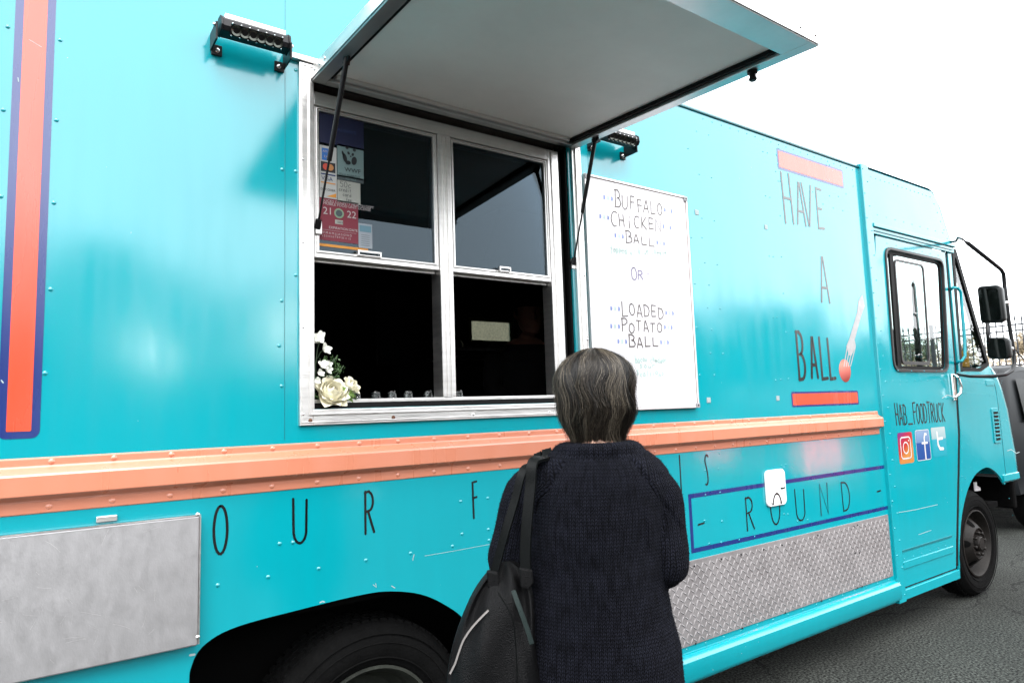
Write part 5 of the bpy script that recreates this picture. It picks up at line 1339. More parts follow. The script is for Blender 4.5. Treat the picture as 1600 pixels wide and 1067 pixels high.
def knit_uv(me):
    import numpy as np
    nv = len(me.vertices); co = np.empty(nv * 3, dtype=np.float32); me.vertices.foreach_get('co', co); co = co.reshape(-1, 3)
    d = co - np.array(C0); a = d @ np.array(RW); b_ = d @ np.array(FW); z = co[:, 2]
    # soft slack in the cloth: folds at the elbows, slight hanging waves low down
    no = np.empty(nv * 3, dtype=np.float32); me.vertices.foreach_get('normal', no); no = no.reshape(-1, 3)
    disp = .0055 * np.sin(a * 24 + z * 5 + 1.5 * np.sin(z * 9)) * np.clip((1.15 - z) * 3, 0, 1) + .0035 * np.sin(a * 14 - z * 34) * np.exp(-((z - 1.16) / .07) ** 2) + .0015 * np.sin(a * 26 + z * 4) * np.clip((1.2 - z) * 2.5, 0, 1) + .0028 * np.sin(z * 60 + a * 22) * np.exp(-((z - 1.10) / .05) ** 2) * (np.abs(a) > .13)
    disp += .004 * np.sin(a * 9 + 1) * np.sin(z * 13 + a * 6) + .003 * np.sin(z * 24 + np.abs(a) * 40) * np.clip(1.5 - np.abs(z - 1.22) * 12, 0, 1) * (np.abs(a) > .10)
    # raglan seams and arm distance
    best = np.full(nv, 9.0); su = np.zeros(nv); sv = np.zeros(nv); dl = np.stack([a, b_, z], 1)
    for A in ARM:
        run = 0
        for i in range(len(A) - 1):
            p0 = np.array(A[i]); p1 = np.array(A[i + 1]); s = p1 - p0; Ls = np.linalg.norm(s); s = s / Ls
            t = np.clip((dl - p0) @ s, 0, Ls); c = p0 + t[:, None] * s; r = dl - c; dist = np.linalg.norm(r, axis=1) - (ARR[i] + (ARR[i + 1] - ARR[i]) * t / Ls)
            e1 = np.array([1., 0, 0]); e1 = e1 - s * (e1 @ s); e1 /= max(1e-6, np.linalg.norm(e1)); e2 = np.cross(s, e1)
            an = np.arctan2(r @ e2, r @ e1)
            m = dist < best; best = np.where(m, dist, best); su = np.where(m, an * .056, su); sv = np.where(m, run + t, sv); run += Ls
    tz = np.array([q[0] for q in TOR]); rx = np.interp(z, tz, [q[1] for q in TOR]); ry = np.interp(z, tz, [q[2] for q in TOR]); oy = np.interp(z, tz, [q[3] for q in TOR])
    ox = np.interp(z, tz, [q[4] for q in TOR]); rr = np.sqrt(((a - ox) / rx) ** 2 + ((b_ - oy) / ry) ** 2); dt = (rr - 1) * np.minimum(rx, ry)
    up_ = z > 1.095
    for A in ARM:
        zs_ = np.array([q[2] for q in A[:5]])[::-1]; aa_ = np.interp(z, zs_, np.array([q[0] for q in A[:5]])[::-1]); bb_ = np.interp(z, zs_, np.array([q[1] for q in A[:5]])[::-1])
        side = (a > 0) == (A[0][0] > 0)
        su = np.where(side & up_, np.arctan2(a - aa_ * .9, -(b_ - bb_)) * .056, su); sv = np.where(side & up_, z, sv)
    # raglan line from neck to armpit: |a| = .06 .. .155 while z goes 1.39 .. 1.23
    rag = .062 + (1.392 - z) * .66
    arm = (dt > .004) & (best < .012) & (z < 1.25) | ((np.abs(a) > rag) & (z >= 1.225)) & (z < 1.378)
    col_ = (z > 1.376) & (np.hypot(a, b_ * 1.16) < .118)
    th = np.arctan2(a, -(b_ - oy))
    tu = th * .17; tv = z.copy()
    u = np.where(arm, su + 3.0, tu); v = np.where(arm, sv, tv)
    u = np.where(col_, th * .085 + 6, u)
    zone = arm.astype(np.int32) + 2 * col_.astype(np.int32)
    seam = np.exp(-((np.abs(a) - rag) / .0045) ** 2) * (z > 1.22) * (z < 1.375); disp -= .0022 * seam
    ridge = np.exp(-((np.abs(a) - rag - .011) / .004) ** 2) * (z > 1.22) * (z < 1.375); disp += .0018 * ridge
    rib = (z < .755); disp -= .003 * rib
    co2 = co + no * disp[:, None].astype(np.float32)
    me.vertices.foreach_set('co', co2.reshape(-1))
    nl = len(me.loops); vi = np.empty(nl, dtype=np.int32); me.loops.foreach_get('vertex_index', vi)
    uvl = me.uv_layers.new(name='knit')
    npoly = len(me.polygons); ls = np.empty(npoly, dtype=np.int32); lt = np.empty(npoly, dtype=np.int32); me.polygons.foreach_get('loop_start', ls); me.polygons.foreach_get('loop_total', lt)
    uv = np.stack([u[vi], v[vi]], 1)
    # a face belongs to the zone of its first vertex: recompute the others there
    first = np.repeat(vi[ls], lt); pz = zone[first]
    alt_u = np.select([pz == 1, pz >= 2], [su[vi] + 3.0, th[vi] * .085 + 6], tu[vi]); alt_v = np.select([pz == 1], [sv[vi]], tv[vi])
    fu = np.select([pz == 1, pz >= 2], [su[first] + 3.0, th[first] * .085 + 6], tu[first])
    per = np.select([pz == 1, pz >= 2], [2 * PI * .056, 2 * PI * .085], 2 * PI * .17)
    df = alt_u - fu; alt_u = alt_u - np.round(df / per) * per
    uv = np.stack([alt_u, alt_v], 1).astype(np.float32)
    uvl.data.foreach_set('uv', uv.reshape(-1))
    me.update()

def knit_mat():
    m = bpy.data.materials.new('navy_knit'); m.use_nodes = True; n = m.node_tree; p = n.nodes['Principled BSDF']; L = n.links.new
    def mth(op, a, b=None, c=None):
        q = n.nodes.new('ShaderNodeMath'); q.operation = op
        for i, x in enumerate((a, b, c)):
            if x is None: continue
            if isinstance(x, (int, float)): q.inputs[i].default_value = x
            else: L(x, q.inputs[i])
        return q.outputs[0]
    uv = n.nodes.new('ShaderNodeUVMap'); uv.uv_map = 'knit'; sp = n.nodes.new('ShaderNodeSeparateXYZ'); L(uv.outputs[0], sp.inputs[0])
    tc = n.nodes.new('ShaderNodeTexCoord')
    wn = n.nodes.new('ShaderNodeTexNoise'); wn.inputs['Scale'].default_value = 28; wn.inputs['Detail'].default_value = 3; L(tc.outputs['Object'], wn.inputs['Vector'])
    wob = mth('MULTIPLY', mth('SUBTRACT', wn.outputs[0], .5), .0045)
    us = mth('MULTIPLY', mth('ADD', sp.outputs[0], wob), 1 / .0100)
    f = mth('FRACT', us); ctr = mth('ABSOLUTE', mth('SUBTRACT', f, .5))          # 0 at stitch column centre line
    vv = mth('ADD', mth('MULTIPLY', mth('ADD', sp.outputs[1], wob), 1 / .0078), mth('MULTIPLY', ctr, 1.5))
    loop = mth('ABSOLUTE', mth('SINE', mth('MULTIPLY', vv, PI)))
    lobe = mth('SINE', mth('MULTIPLY', mth('MULTIPLY', ctr, 2), PI))                # two plies per column
    h = mth('MULTIPLY', mth('ADD', mth('MULTIPLY', mth('POWER', loop, .8), .8), .2), mth('POWER', mth('MAXIMUM', lobe, 0.0), .5))
    gro = mth('MULTIPLY', mth('SMOOTH_MIN', mth('MULTIPLY', mth('SUBTRACT', .5, ctr), 8), 1, .1), 1)
    h2 = mth('MULTIPLY', h, gro)
    fz = n.nodes.new('ShaderNodeTexNoise'); fz.inputs['Scale'].default_value = 900; fz.inputs['Detail'].default_value = 3; L(tc.outputs['Object'], fz.inputs['Vector'])
    sm = n.nodes.new('ShaderNodeMapping'); sm.inputs['Scale'].default_value = (95, 22, 1); L(uv.outputs[0], sm.inputs[0])
    sn = n.nodes.new('ShaderNodeTexNoise'); sn.inputs['Scale'].default_value = 1; sn.inputs['Detail'].default_value = 3; L(sm.outputs[0], sn.inputs['Vector'])
    gv = n.nodes.new('ShaderNodeMapRange'); gv.inputs[1].default_value = .36; gv.inputs[2].default_value = .56; gv.inputs[3].default_value = .55; L(sn.outputs[0], gv.inputs[0])
    h2 = mth('MULTIPLY', h2, gv.outputs[0])
    hh = mth('ADD', h2, mth('MULTIPLY', fz.outputs[0], .35))
    bm_ = n.nodes.new('ShaderNodeBump'); bm_.inputs['Strength'].default_value = 1; bm_.inputs['Distance'].default_value = .0048; L(hh, bm_.inputs['Height']); L(bm_.outputs[0], p.inputs['Normal'])
    big = n.nodes.new('ShaderNodeTexNoise'); big.inputs['Scale'].default_value = 38; big.inputs['Detail'].default_value = 5; L(tc.outputs['Object'], big.inputs['Vector'])
    cr = n.nodes.new('ShaderNodeValToRGB'); L(mth('ADD', mth('MULTIPLY', h2, .55), mth('MULTIPLY', big.outputs[0], .5)), cr.inputs[0])
    e = cr.color_ramp.elements; e[0].position = .30; e[0].color = (.0004, .0004, .0006, 1); e[1].position = .95; e[1].color = (.0125, .0135, .021, 1)
    L(cr.outputs[0], p.inputs['Base Color']); p.inputs['Roughness'].default_value = .95; p.inputs['Specular IOR Level'].default_value = .04
    p.inputs['Sheen Weight'].default_value = .03; p.inputs['Sheen Roughness'].default_value = .5; p.inputs['Sheen Tint'].default_value = (.4, .42, .55, 1)
    return m
kn = knit_mat()
sw = remeshed(mb, 'sweater', .0042, kn, wm, 5, post=knit_uv)
# wool fuzz: short fibres standing off the surface
import numpy as np
def fuzz(me_o, n_, ln, name, m, parent):
    me = me_o.data; rnd = random.Random(4); b = MB(); np_ = len(me.polygons)
    for _ in range(n_):
        f = me.polygons[rnd.randrange(np_)]; c = f.center; nn = f.normal
        if (c - CAM).dot(nn) > .45: continue
        d = (nn * rnd.uniform(.3, 1) + Vector((rnd.gauss(0, .6), rnd.gauss(0, .6), rnd.gauss(0, .6)))).normalized(); e = c + d * ln * rnd.uniform(.5, 1.2); s = d.cross(Vector((rnd.random(), rnd.random(), rnd.random()))).normalized() * .00022
        mid = (c + e) / 2 + nn.cross(d) * ln * .2
        b.add([c - s, c + s, mid + s, mid - s, e], [(0, 1, 2, 3), (3, 2, 4)])
    return b.build(name, m, parent, kind='stuff')
fuzz(sw, 26000, .0048, 'wool_fuzz', mat('wool_fibre', (.008, .0085, .013), .9, spec=.05), wm)
trm = mat('dark_trousers', (.015, .015, .02), .9, bump=.2, bump_scale=200)
mb = MB()
for s in (-1, 1):
    limb(mb, [T(s * .080 - .03, 0, .84), T(s * .085 - .03, .0, .64), T(s * .087 - .03, .012, .46), T(s * .087 - .03, -.005, .28), T(s * .087 - .03, -.01, .10)], [.090, .088, .078, .070, .064], 18)
mb.loft([ell(T(-.03, 0, z), rx, ry, X_, Y_, 30) for z, rx, ry in ((.72, .150, .115), (.80, .160, .125), (.90, .158, .120), (.97, .150, .11))])
remeshed(mb, 'trousers', .009, trm, wm, 3)
for s in (-1, 1):
    mb = MB(); limb(mb, [T(s * .085 - .03, -.055, .05), T(s * .085 - .03, .03, .06), T(s * .085 - .03, .12, .045), T(s * .085 - .03, .185, .036)], [.046, .050, .046, .032], 14)
    remeshed(mb, 'shoe', .006, mat('black_shoe', (.01, .01, .01), .4), wm, 2)

# hair: a dark under-cap and thousands of strands combed from the crown
hm = bpy.data.materials.new('greying_brown_hair'); hm.use_nodes = True
n = hm.node_tree; p = n.nodes['Principled BSDF']; L = n.links.new
at_ = n.nodes.new('ShaderNodeAttribute'); at_.attribute_name = 'tone'; cr = n.nodes.new('ShaderNodeValToRGB'); L(at_.outputs['Fac'], cr.inputs[0])
e = cr.color_ramp.elements; e[0].position = 0; e[0].color = (.0015, .0011, .0008, 1); e[1].position = 1; e[1].color = (.125, .106, .08, 1); q = e.new(.35); q.color = (.0065, .0046, .0032, 1); q = e.new(.58); q.color = (.022, .017, .012, 1); q = e.new(.82); q.color = (.055, .045, .033, 1)
L(cr.outputs[0], p.inputs['Base Color']); p.inputs['Roughness'].default_value = .40; p.inputs['Specular IOR Level'].default_value = .28
HC = (.0, .028)     # centre of the hair in (right, forward)
def hair_w(z):
    zs = [1.385, 1.405, 1.43, 1.45, 1.48, 1.51, 1.54, 1.565, 1.59, 1.61, 1.622, 1.630, 1.635]
    ws = [.057, .062, .069, .078, .089, .0945, .0965, .0945, .085, .069, .047, .028, .003]
    return float(np.interp(z, zs, ws))
def hair_pt(th, z, lift=0):
    """th: 0 = back of the head, positive to the right"""
    w_ = hair_w(z) + lift
    dd = w_ * (1.18 if math.cos(th) < 0 else 1.12)
    if z < 1.49 and math.cos(th) > 0: dd *= 1 - (1.49 - z) * 1.6      # nape tucks in
    a = HC[0] + w_ * math.sin(th); b_ = HC[1] - dd * math.cos(th)
    a += .004 * math.sin(3 * z * 20 + th)
    return T(a, b_, z)
def tip_z(th):
    c = math.cos(th)
    if c > -.1: return 1.382 + .008 * math.sin(th * 3 + 1) + .020 * max(0, -math.sin(th)) * abs(math.sin(th))
    return 1.44 + .11 * min(1, (-c - .1) / .5)       # jaw line, then fringe
random.seed(21)
vs_, fs_2, tone = [], [], []
crown = (-.012, 1.637)
NS = 17000
for i in range(NS):
    th = random.uniform(-PI, PI) if random.random() < .35 else random.gauss(0, .95)
    layer = random.random()
    zs = 1.633 - (random.random() ** 1.6) * .12
    ln = random.uniform(.08, .26) if random.random() < .55 else .4
    zt = max(tip_z(th) + random.gauss(0, .009) + .022 * noise.noise(Vector((th * 5, 0, 4))), zs - ln)
    f1 = noise.noise(Vector((math.sin(th) * 2.2, math.cos(th) * 2.2, 5.0))); f2 = noise.noise(Vector((math.sin(th) * 9, math.cos(th) * 9, zs * 7)))
    f3 = noise.noise(Vector((th * 16, zt * 9, 3.3)))
    lift = -.010 + .010 * layer + .0075 * f2 + .003 * f1 + (random.uniform(.002, .010) if random.random() < .035 else 0)
    tn = min(1, max(0, .42 + .75 * f2 + .55 * f3 + random.gauss(0, .16) + (zs - 1.61) * 1.0 + (.25 if random.random() < .06 else 0)))  # strands rooted near the crown are lighter: top shine put into the colour
    nseg = 9; th0 = th * .96; thd = th + random.gauss(0, .07)
    ph = random.uniform(0, 6.28); wid = random.uniform(.00025, .0006); fl_ = random.gauss(0, 1)
    pts = []
    for k in range(nseg + 1):
        t = k / nseg; zz = zs - (zs - zt) * (t ** (1.6 if zs > 1.6 else 1.1))
        g1 = noise.noise(Vector((th * 1.4, zz * 9, 1.7))); g2 = noise.noise(Vector((th * 5, zz * 22, 8.1)))
        tt = th0 + (thd - th0) * t + .34 * g1 + .13 * g2 + .05 * math.sin(ph + t * 4)
        lf_ = lift + .0045 * g2 + .004 * math.sin(ph + t * 3) * t + (.007 * max(0, t - .7) * 3 * fl_ if abs(fl_) > .7 else 0)
        pts.append(hair_pt(tt, zz, lf_))
    base = len(vs_)
    for k, q in enumerate(pts):
        d = (pts[min(k + 1, nseg)] - pts[max(k - 1, 0)]).normalized(); out = (q - T(HC[0], HC[1], 1.52)).normalized(); s = d.cross(out).normalized()
        ww = wid * (1 - .6 * (k / nseg) ** 3)
        vs_ += [q - s * ww, q + out * ww * .9, q + s * ww]; tone += [tn] * 3
    for k in range(nseg):
        a = base + k * 3
        fs_2 += [(a, a + 3, a + 4, a + 1), (a + 1, a + 4, a + 5, a + 2)]
me = bpy.data.meshes.new('hair'); me.from_pydata([tuple(q) for q in vs_], [], fs_2); me.materials.append(hm)
at2 = me.attributes.new('tone', 'FLOAT', 'POINT'); at2.data.foreach_set('value', tone)
me.polygons.foreach_set('use_smooth', [True] * len(me.polygons))
hair = bpy.data.objects.new('hair', me); link(hair, wm)
b = MB(); rings = []
for z in (1.395, 1.425, 1.45, 1.48, 1.51, 1.54, 1.57, 1.59, 1.61, 1.62, 1.627):
    rings.append([hair_pt(2 * PI * k / 40, z, -.0115) if math.cos(2 * PI * k / 40) > -.35 or z > 1.57 else T(HC[0] + (hair_w(z) - .02) * math.sin(2 * PI * k / 40) * .7, HC[1] + .05, z) for k in range(40)])
b.loft(rings); b.build('under_hair', mat('under_hair', (.008, .006, .005), .8), hair, smooth=True)

# shoulder bag
leather = mat('black_grained_leather', (.0022, .0022, .0025), .46, spec=.13, bump=.5, bump_scale=420, noise_amt=.2, noise_scale=15)
strapm = mat('black_strap_leather', (.0022, .0028, .0028), .5, spec=.12, bump=.25, bump_scale=500)
bag = thing('shoulder_bag', 'black leather tote bag hanging from the left shoulder of the person in the sweater', 'bag', dep(790, 980, 1.46))
sec = [(872, 790, 8, 1.50, .012), (890, 792, 26, 1.48, .03), (915, 788, 44, 1.47, .045), (945, 782, 54, 1.46, .06), (985, 774, 62, 1.455, .075), (1025, 770, 68, 1.45, .085), (1067, 772, 75, 1.45, .09), (1110, 775, 80, 1.45, .09), (1140, 778, 76, 1.455, .08), (1158, 780, 62, 1.46, .055)]
rings = []
for v, uc, hu, dd, th_ in sec:
    ring_ = []
    for k in range(36):
        a = 2 * PI * k / 36
        cu, su_ = math.cos(a), math.sin(a)
        px = uc + hu * math.copysign(abs(cu) ** .8, cu); tf = max(0, 1 - abs(v - 930) / 130); fold = (.006 + .007 * tf) * math.sin(a * 5 + v * .02) + (.004 + .006 * tf) * math.sin(a * 9 - v * .03) + .008 * noise.noise(Vector((a * 1.3, v * .02, 2)))
        q = dep(px, v + (5 * math.sin(px * .09) if v < 900 else 0), dd)
        ring_.append(q + F_ * (th_ * su_ * .62 + fold * (1 if v > 880 else .3)))
    rings.append(ring_)
b = MB(); b.loft(rings)
bo = b.build('bag_body', leather, bag, smooth=True); md = bo.modifiers.new('s', 'SUBSURF'); md.levels = 2; md.render_levels = 2
# turned-out flap at the mouth and side seam
def strap(pts, wd, th_, name, m, parent, out):
    b = MB(); P = [Vector(p_) for p_ in pts]
    # smooth
    Q = []
    for i in range(len(P) - 1):
        p0, p1, p2, p3 = P[max(i - 1, 0)], P[i], P[i + 1], P[min(i + 2, len(P) - 1)]
        for k in range(6):
            t = k / 6; Q.append(.5 * ((2 * p1) + (p2 - p0) * t + (2 * p0 - 5 * p1 + 4 * p2 - p3) * t * t + (3 * p1 - p0 - 3 * p2 + p3) * t ** 3))
    Q.append(P[-1]); rings = []
    for i, q in enumerate(Q):
        d = (Q[min(i + 1, len(Q) - 1)] - Q[max(i - 1, 0)]).normalized(); o_ = out(q); o_ = (o_ - d * o_.dot(d)).normalized(); s = d.cross(o_).normalized()
        rings.append([q + s * x * wd / 2 + o_ * y_ * th_ / 2 for x, y_ in ((-1, -.5), (-.92, 1), (-.4, .72), (0, .95), (.4, .72), (.92, 1), (1, -.5), (0, -1))])
    b.loft(rings); return b.build(name, m, parent, smooth=50, fix=True)
toc = lambda q: (CAM - q).normalized()
ctr = T(-.10, 0, 1.30)
outs = lambda q: ((q - ctr).normalized() * 1.0 + (CAM - q).normalized() * .7)
s1 = [T(-.125, .055, 1.372), T(-.122, .01, 1.392), T(-.120, -.045, 1.378), dep(833, 722, 1.475), dep(829, 760, 1.462), dep(824, 810, 1.452), dep(821, 860, 1.45), dep(822, 905, 1.45)]
strap(s1, .024, .009, 'strap', strapm, bag, outs)
s2 = [T(-.138, .055, 1.366), T(-.143, .01, 1.384), T(-.143, -.045, 1.368), dep(818, 735, 1.475), dep(805, 780, 1.465), dep(790, 830, 1.46), dep(775, 885, 1.47), dep(768, 910, 1.475)]
strap(s2, .019, .008, 'strap', strapm, bag, outs)
b = MB()
for (u, v, w_, h_, d_) in ((822, 905, 11, 18, 1.440), (770, 907, 10, 16, 1.454)):
    c = [dep(u + du, v + dv, d_) for du, dv in ((-w_, -h_), (w_ * .9, -h_ * .8), (w_ * 1.1, h_ * .4), (w_ * .2, h_), (-w_ * .8, h_ * .7))]
    b = MB(); n_ = len(c); b.add(c + [q + F_ * .010 for q in c], [tuple(range(n_)), tuple(range(2 * n_ - 1, n_ - 1, -1))] + [(i, (i + 1) % n_, (i + 1) % n_ + n_, i + n_) for i in range(n_)])
    b.build('strap_tab', leather, bag, bevel=.004, fix=True)
zp = [(763, 953), (748, 968), (735, 983), (724, 1000), (717, 1018), (711, 1036), (703, 1052)]
tape = mat('pale_zip_tape', (.24, .22, .21), .5, .2)
b = MB(); pts = []
for u, v in zp:
    pts.append(dep(u, v, 1.415 + (760 - u) * .0002))
strap(pts, .0042, .003, 'zip', tape, bag, toc)
b = MB(); strap([dep(802, 922, 1.385), dep(812, 950, 1.38), dep(823, 980, 1.38), dep(831, 1005, 1.382)], .010, .004, 'zip_pull', mat('grey_green_strap', (.016, .024, .023), .4, spec=.3, bump=.2, bump_scale=300), bag, toc)
strap([dep(778, 925, 1.40), dep(800, 965, 1.388), dep(806, 1010, 1.385), dep(808, 1060, 1.382), dep(806, 1110, 1.385)], .0025, .004, 'side_seam', strapm, bag, toc)

# server inside the truck, bending over the counter
C1 = Vector((1.98, .62, 0)); FW1 = Vector((-.35, -.94, 0)).normalized(); RW1 = Vector((FW1.y, -FW1.x, 0)) 
T1 = lambda a, b_, z: C1 + RW1 * a + FW1 * b_ + Vector((0, 0, z + .25))
sv = thing('person', 'person in dark clothes and cap standing inside behind the serving window', 'person', C1 + Vector((0, 0, .90)))
J1 = dict(head=(.0, .10, 1.555), neck=(0, .03, 1.42),
          torso=[(.80, .155, .105, 0, 0), (.88, .165, .115, 0, 0), (1.0, .15, .105, 0, 0), (1.15, .155, .11, .01, 0), (1.28, .18, .11, .015, 0), (1.34, .175, .10, .02, 0), (1.38, .14, .08, .02, 0), (1.42, .07, .06, .02, 0)],
          arms=[((-.18, .01, 1.35), (-.22, .08, 1.14), (-.12, .26, 1.02)), ((.18, .01, 1.35), (.22, .08, 1.14), (.12, .26, 1.02))],
          legs=[((-.085, 0, .84), (-.09, .02, .75), (-.09, 0, .70)), ((.085, 0, .84), (.09, .02, .75), (.09, 0, .70))])
q = at(826, 486, .52)
q = at(828, 492, .80); C1 = Vector((q.x + .035, .90, 0)); zoff = q.z - 1.545
T1 = lambda a, b_, z: C1 + RW1 * a + FW1 * b_ + Vector((0, 0, z + zoff))
J1['legs'] = [((-.085, 0, .84), (-.09, .02, .60), (-.09, -.01, .92 - zoff)), ((.085, 0, .84), (.09, .02, .60), (.09, -.01, .92 - zoff))]
mb = MB(); body(mb, T1, J1)
# drop the feet the helper puts at street level: the server stands on the truck floor
keep = [i for i, q in enumerate(mb.v) if q[2] > .86]
idx = {j: k for k, j in enumerate(keep)}
mb.v, mb.f = [mb.v[i] for i in keep], [tuple(idx[j] for j in f) for f in mb.f if all(j in idx for j in f)]
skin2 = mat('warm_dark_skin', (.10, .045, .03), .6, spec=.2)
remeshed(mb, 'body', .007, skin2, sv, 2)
shirt = mat('black_shirt', (.003, .003, .0035), .9, spec=.1)
mb = MB(); X1, Y1 = RW1, FW1
mb.loft([ell(T1(0, oy, z), rx + .018, ry + .018, X1, Y1, 28) for z, rx, ry, oy, ox in J1['torso'][:-1]])
for sh, el, wr in J1['arms']:
    limb(mb, [T1(*sh), T1(*el), T1(*[a * .4 + b_ * .6 for a, b_ in zip(el, wr)])], [.062, .052, .044], 14)
mb.loft([ell(T1(0, 0, z), rx, ry, X1, Y1, 28) for z, rx, ry in ((.92 - zoff, .15, .11), (.6, .17, .12), (.84, .19, .135))])
remeshed(mb, 'shirt', .008, shirt, sv, 3)
hx, hy, hz = J1['head']
b = MB(); b.loft([ell(T1(hx, hy + oy, hz + z), rx, ry, X1, Y1, 24) for z, rx, ry, oy in ((.028, .086, .106, -.004), (.06, .084, .102, -.006), (.09, .068, .084, -.006), (.112, .036, .045, -.004), (.118, .006, .006, 0))])
b.loft([ell(T1(hx, hy + .10, hz + .034), .070, .060, X1, Y1 - Vector((0, 0, .25)), 20), ell(T1(hx, hy + .10, hz + .028), .070, .060, X1, Y1 - Vector((0, 0, .25)), 20)])
b.build('cap', shirt, sv, smooth=50, fix=True)
b = MB(); b.loft([ell(T1(hx, hy + oy, hz + z), rx, ry, X1, Y1, 20) for z, rx, ry, oy in ((-.12, .05, .04, -.07), (-.07, .082, .065, -.05), (0, .088, .085, -.028), (.04, .085, .09, -.02))])
b.build('hair', M['seal'], sv, smooth=True, fix=True)

# ================================================================== BEYOND THE TRUCK
# low retaining wall carrying the iron fence
wall = tag(MB().box(19.0, 19.5, -12, 40, 0, 1.95).build('retaining_wall', mat('weathered_concrete', (.28, .26, .23), .9, noise_amt=.25, noise_scale=2, bump=.3)), 'low weathered concrete wall under the iron fence', 'wall')
bank = MB(); bank.add([(19.5, -12, 1.93), (60, -12, 2.1), (60, 60, 2.1), (19.5, 60, 1.93)], [(0, 1, 2, 3)])
o = bank.build('grass_bank', mat('dry_grass', (.20, .16, .09), .95, noise_amt=.4, noise_scale=6, bump=.8, bump_scale=20)); tag(o, kind='structure')
ironm = mat('black_iron', (.010, .012, .018), .5)
fence = thing('iron_fence', 'black iron picket fence with spear tops beyond the front of the truck', 'fence', (19.2, 4, 1.95))
bm1 = MB().box(-.012, .012, -.012, .012, 0, 1.30)
bm1.add([(-.02, -.02, 1.30), (.02, -.02, 1.30), (.02, .02, 1.30), (-.02, .02, 1.30), (0, 0, 1.46)], [(0, 1, 4), (1, 2, 4), (2, 3, 4), (3, 0, 4), (0, 3, 2, 1)])
pk = bm1.mesh('picket', ironm)
for i in range(170):
    inst(pk, 'picket', (19.2, -1.5 + i * .135, 1.955), fence)
for z in (3.12, 2.98, 2.15):
    MB().box(19.185, 19.215, -1.6, 21.5, z, z + .035).build('rail', ironm, fence)
for i in range(10):
    MB().box(19.16, 19.24, -1.57 + i * 2.43, -1.49 + i * 2.43, 1.955, 3.35).build('post', ironm, fence)

def leafcloud(mb, c, rx, ry, rz, n_, s, rnd, hollow=.35):
    for _ in range(n_):
        while True:
            p_ = Vector((rnd.uniform(-1, 1), rnd.uniform(-1, 1), rnd.uniform(-1, 1)))
            if p_.length < 1 and p_.length > hollow: break
        q = Vector(c) + Vector((p_.x * rx, p_.y * ry, p_.z * rz)); d1 = Vector((rnd.gauss(0, 1), rnd.gauss(0, 1), rnd.gauss(0, 1))).normalized(); d2 = d1.orthogonal().normalized(); ss = s * rnd.uniform(.6, 1.4)
        mb.add([q - d1 * ss, q + d2 * ss * .5, q + d1 * ss, q - d2 * ss * .5], [(0, 1, 2, 3)])
barkm = mat('bark', (.10, .075, .055), .9, bump=.5)
def tree(loc, h, seed, lm, lab, grp, bare=False, name='tree'):
    rnd = random.Random(seed); t = thing(name, lab, 'tree', loc, grp); L0 = Vector(loc)
    b = MB(); b.tube([L0, L0 + Vector((.05, 0, h * .3)), L0 + Vector((0, .08, h * .6)), L0 + Vector((.1, 0, h * .9))], [.035 * h * .6, .02 * h, .012 * h, .004 * h], 7)
    ends = []
    for k in range(16 if bare else 14):
        a = rnd.uniform(0, 6.28); z0 = h * rnd.uniform(.22 if bare else .08, .8 if bare else .62); ln = h * rnd.uniform(.16, .36)
        e = L0 + Vector((math.cos(a) * ln, math.sin(a) * ln, z0 + ln * rnd.uniform(.4, .9))); s = L0 + Vector((0, 0, z0)); ends.append(e)
        b.tube([s, (s + e) / 2 + Vector((0, 0, -.04 * h)), e], [.012 * h, .007 * h, .002 * h], 5)
        for j in range(5 if bare else 2):
            e2 = e + Vector((rnd.gauss(0, 1), rnd.gauss(0, 1), rnd.uniform(0, 1.4))) * h * .09; b.tube([(s + e) / 2 + (e - s) * rnd.uniform(0, .4), e2], [.004 * h, .001 * h], 4); ends.append(e2)
    b.build('trunk', barkm, t, smooth=True)
    b = MB()
    for e in ends:
        leafcloud(b, e, h * (.11 if bare else .15), h * (.11 if bare else .15), h * (.09 if bare else .13), 26 if bare else 130, .035 if bare else .17, rnd, 0)
    b.build('crown', lm, t, kind='stuff')
    return t
lgr = mat('shrub_green', (.055, .085, .03), .8, noise_amt=.4, noise_scale=3); lbr = mat('dry_twig_brown', (.24, .19, .12), .9, noise_amt=.4, noise_scale=3); ldk = mat('tree_dark_green', (.02, .035, .014), .8, noise_amt=.4, noise_scale=1)
labs = ['olive bush behind the fence seen through the left of the cab door window', 'brown bare bush behind the fence in the middle of the cab door window', 'green bush behind the fence at the right side of the cab door window', 'tan dry bush behind the fence seen through the quarter window', 'brown bare bush behind the fence beside the lower mirror', 'tan dry bush behind the fence at the right edge of the photo', 'tall green bush just left of the bare one in the cab window']
for i, (y, h, m_) in enumerate(((12.0, 1.6, lgr), (9.6, 1.5, lbr), (8.0, 1.4, lgr), (6.3, 1.2, lbr), (4.6, 1.1, lbr), (3.2, 1.2, lbr), (10.8, 1.7, lgr))):
    tree((22 + .6 * (i % 3), y, 1.94), h, 40 + i, m_, labs[i], 'bushes beyond the iron fence', True, 'bush')
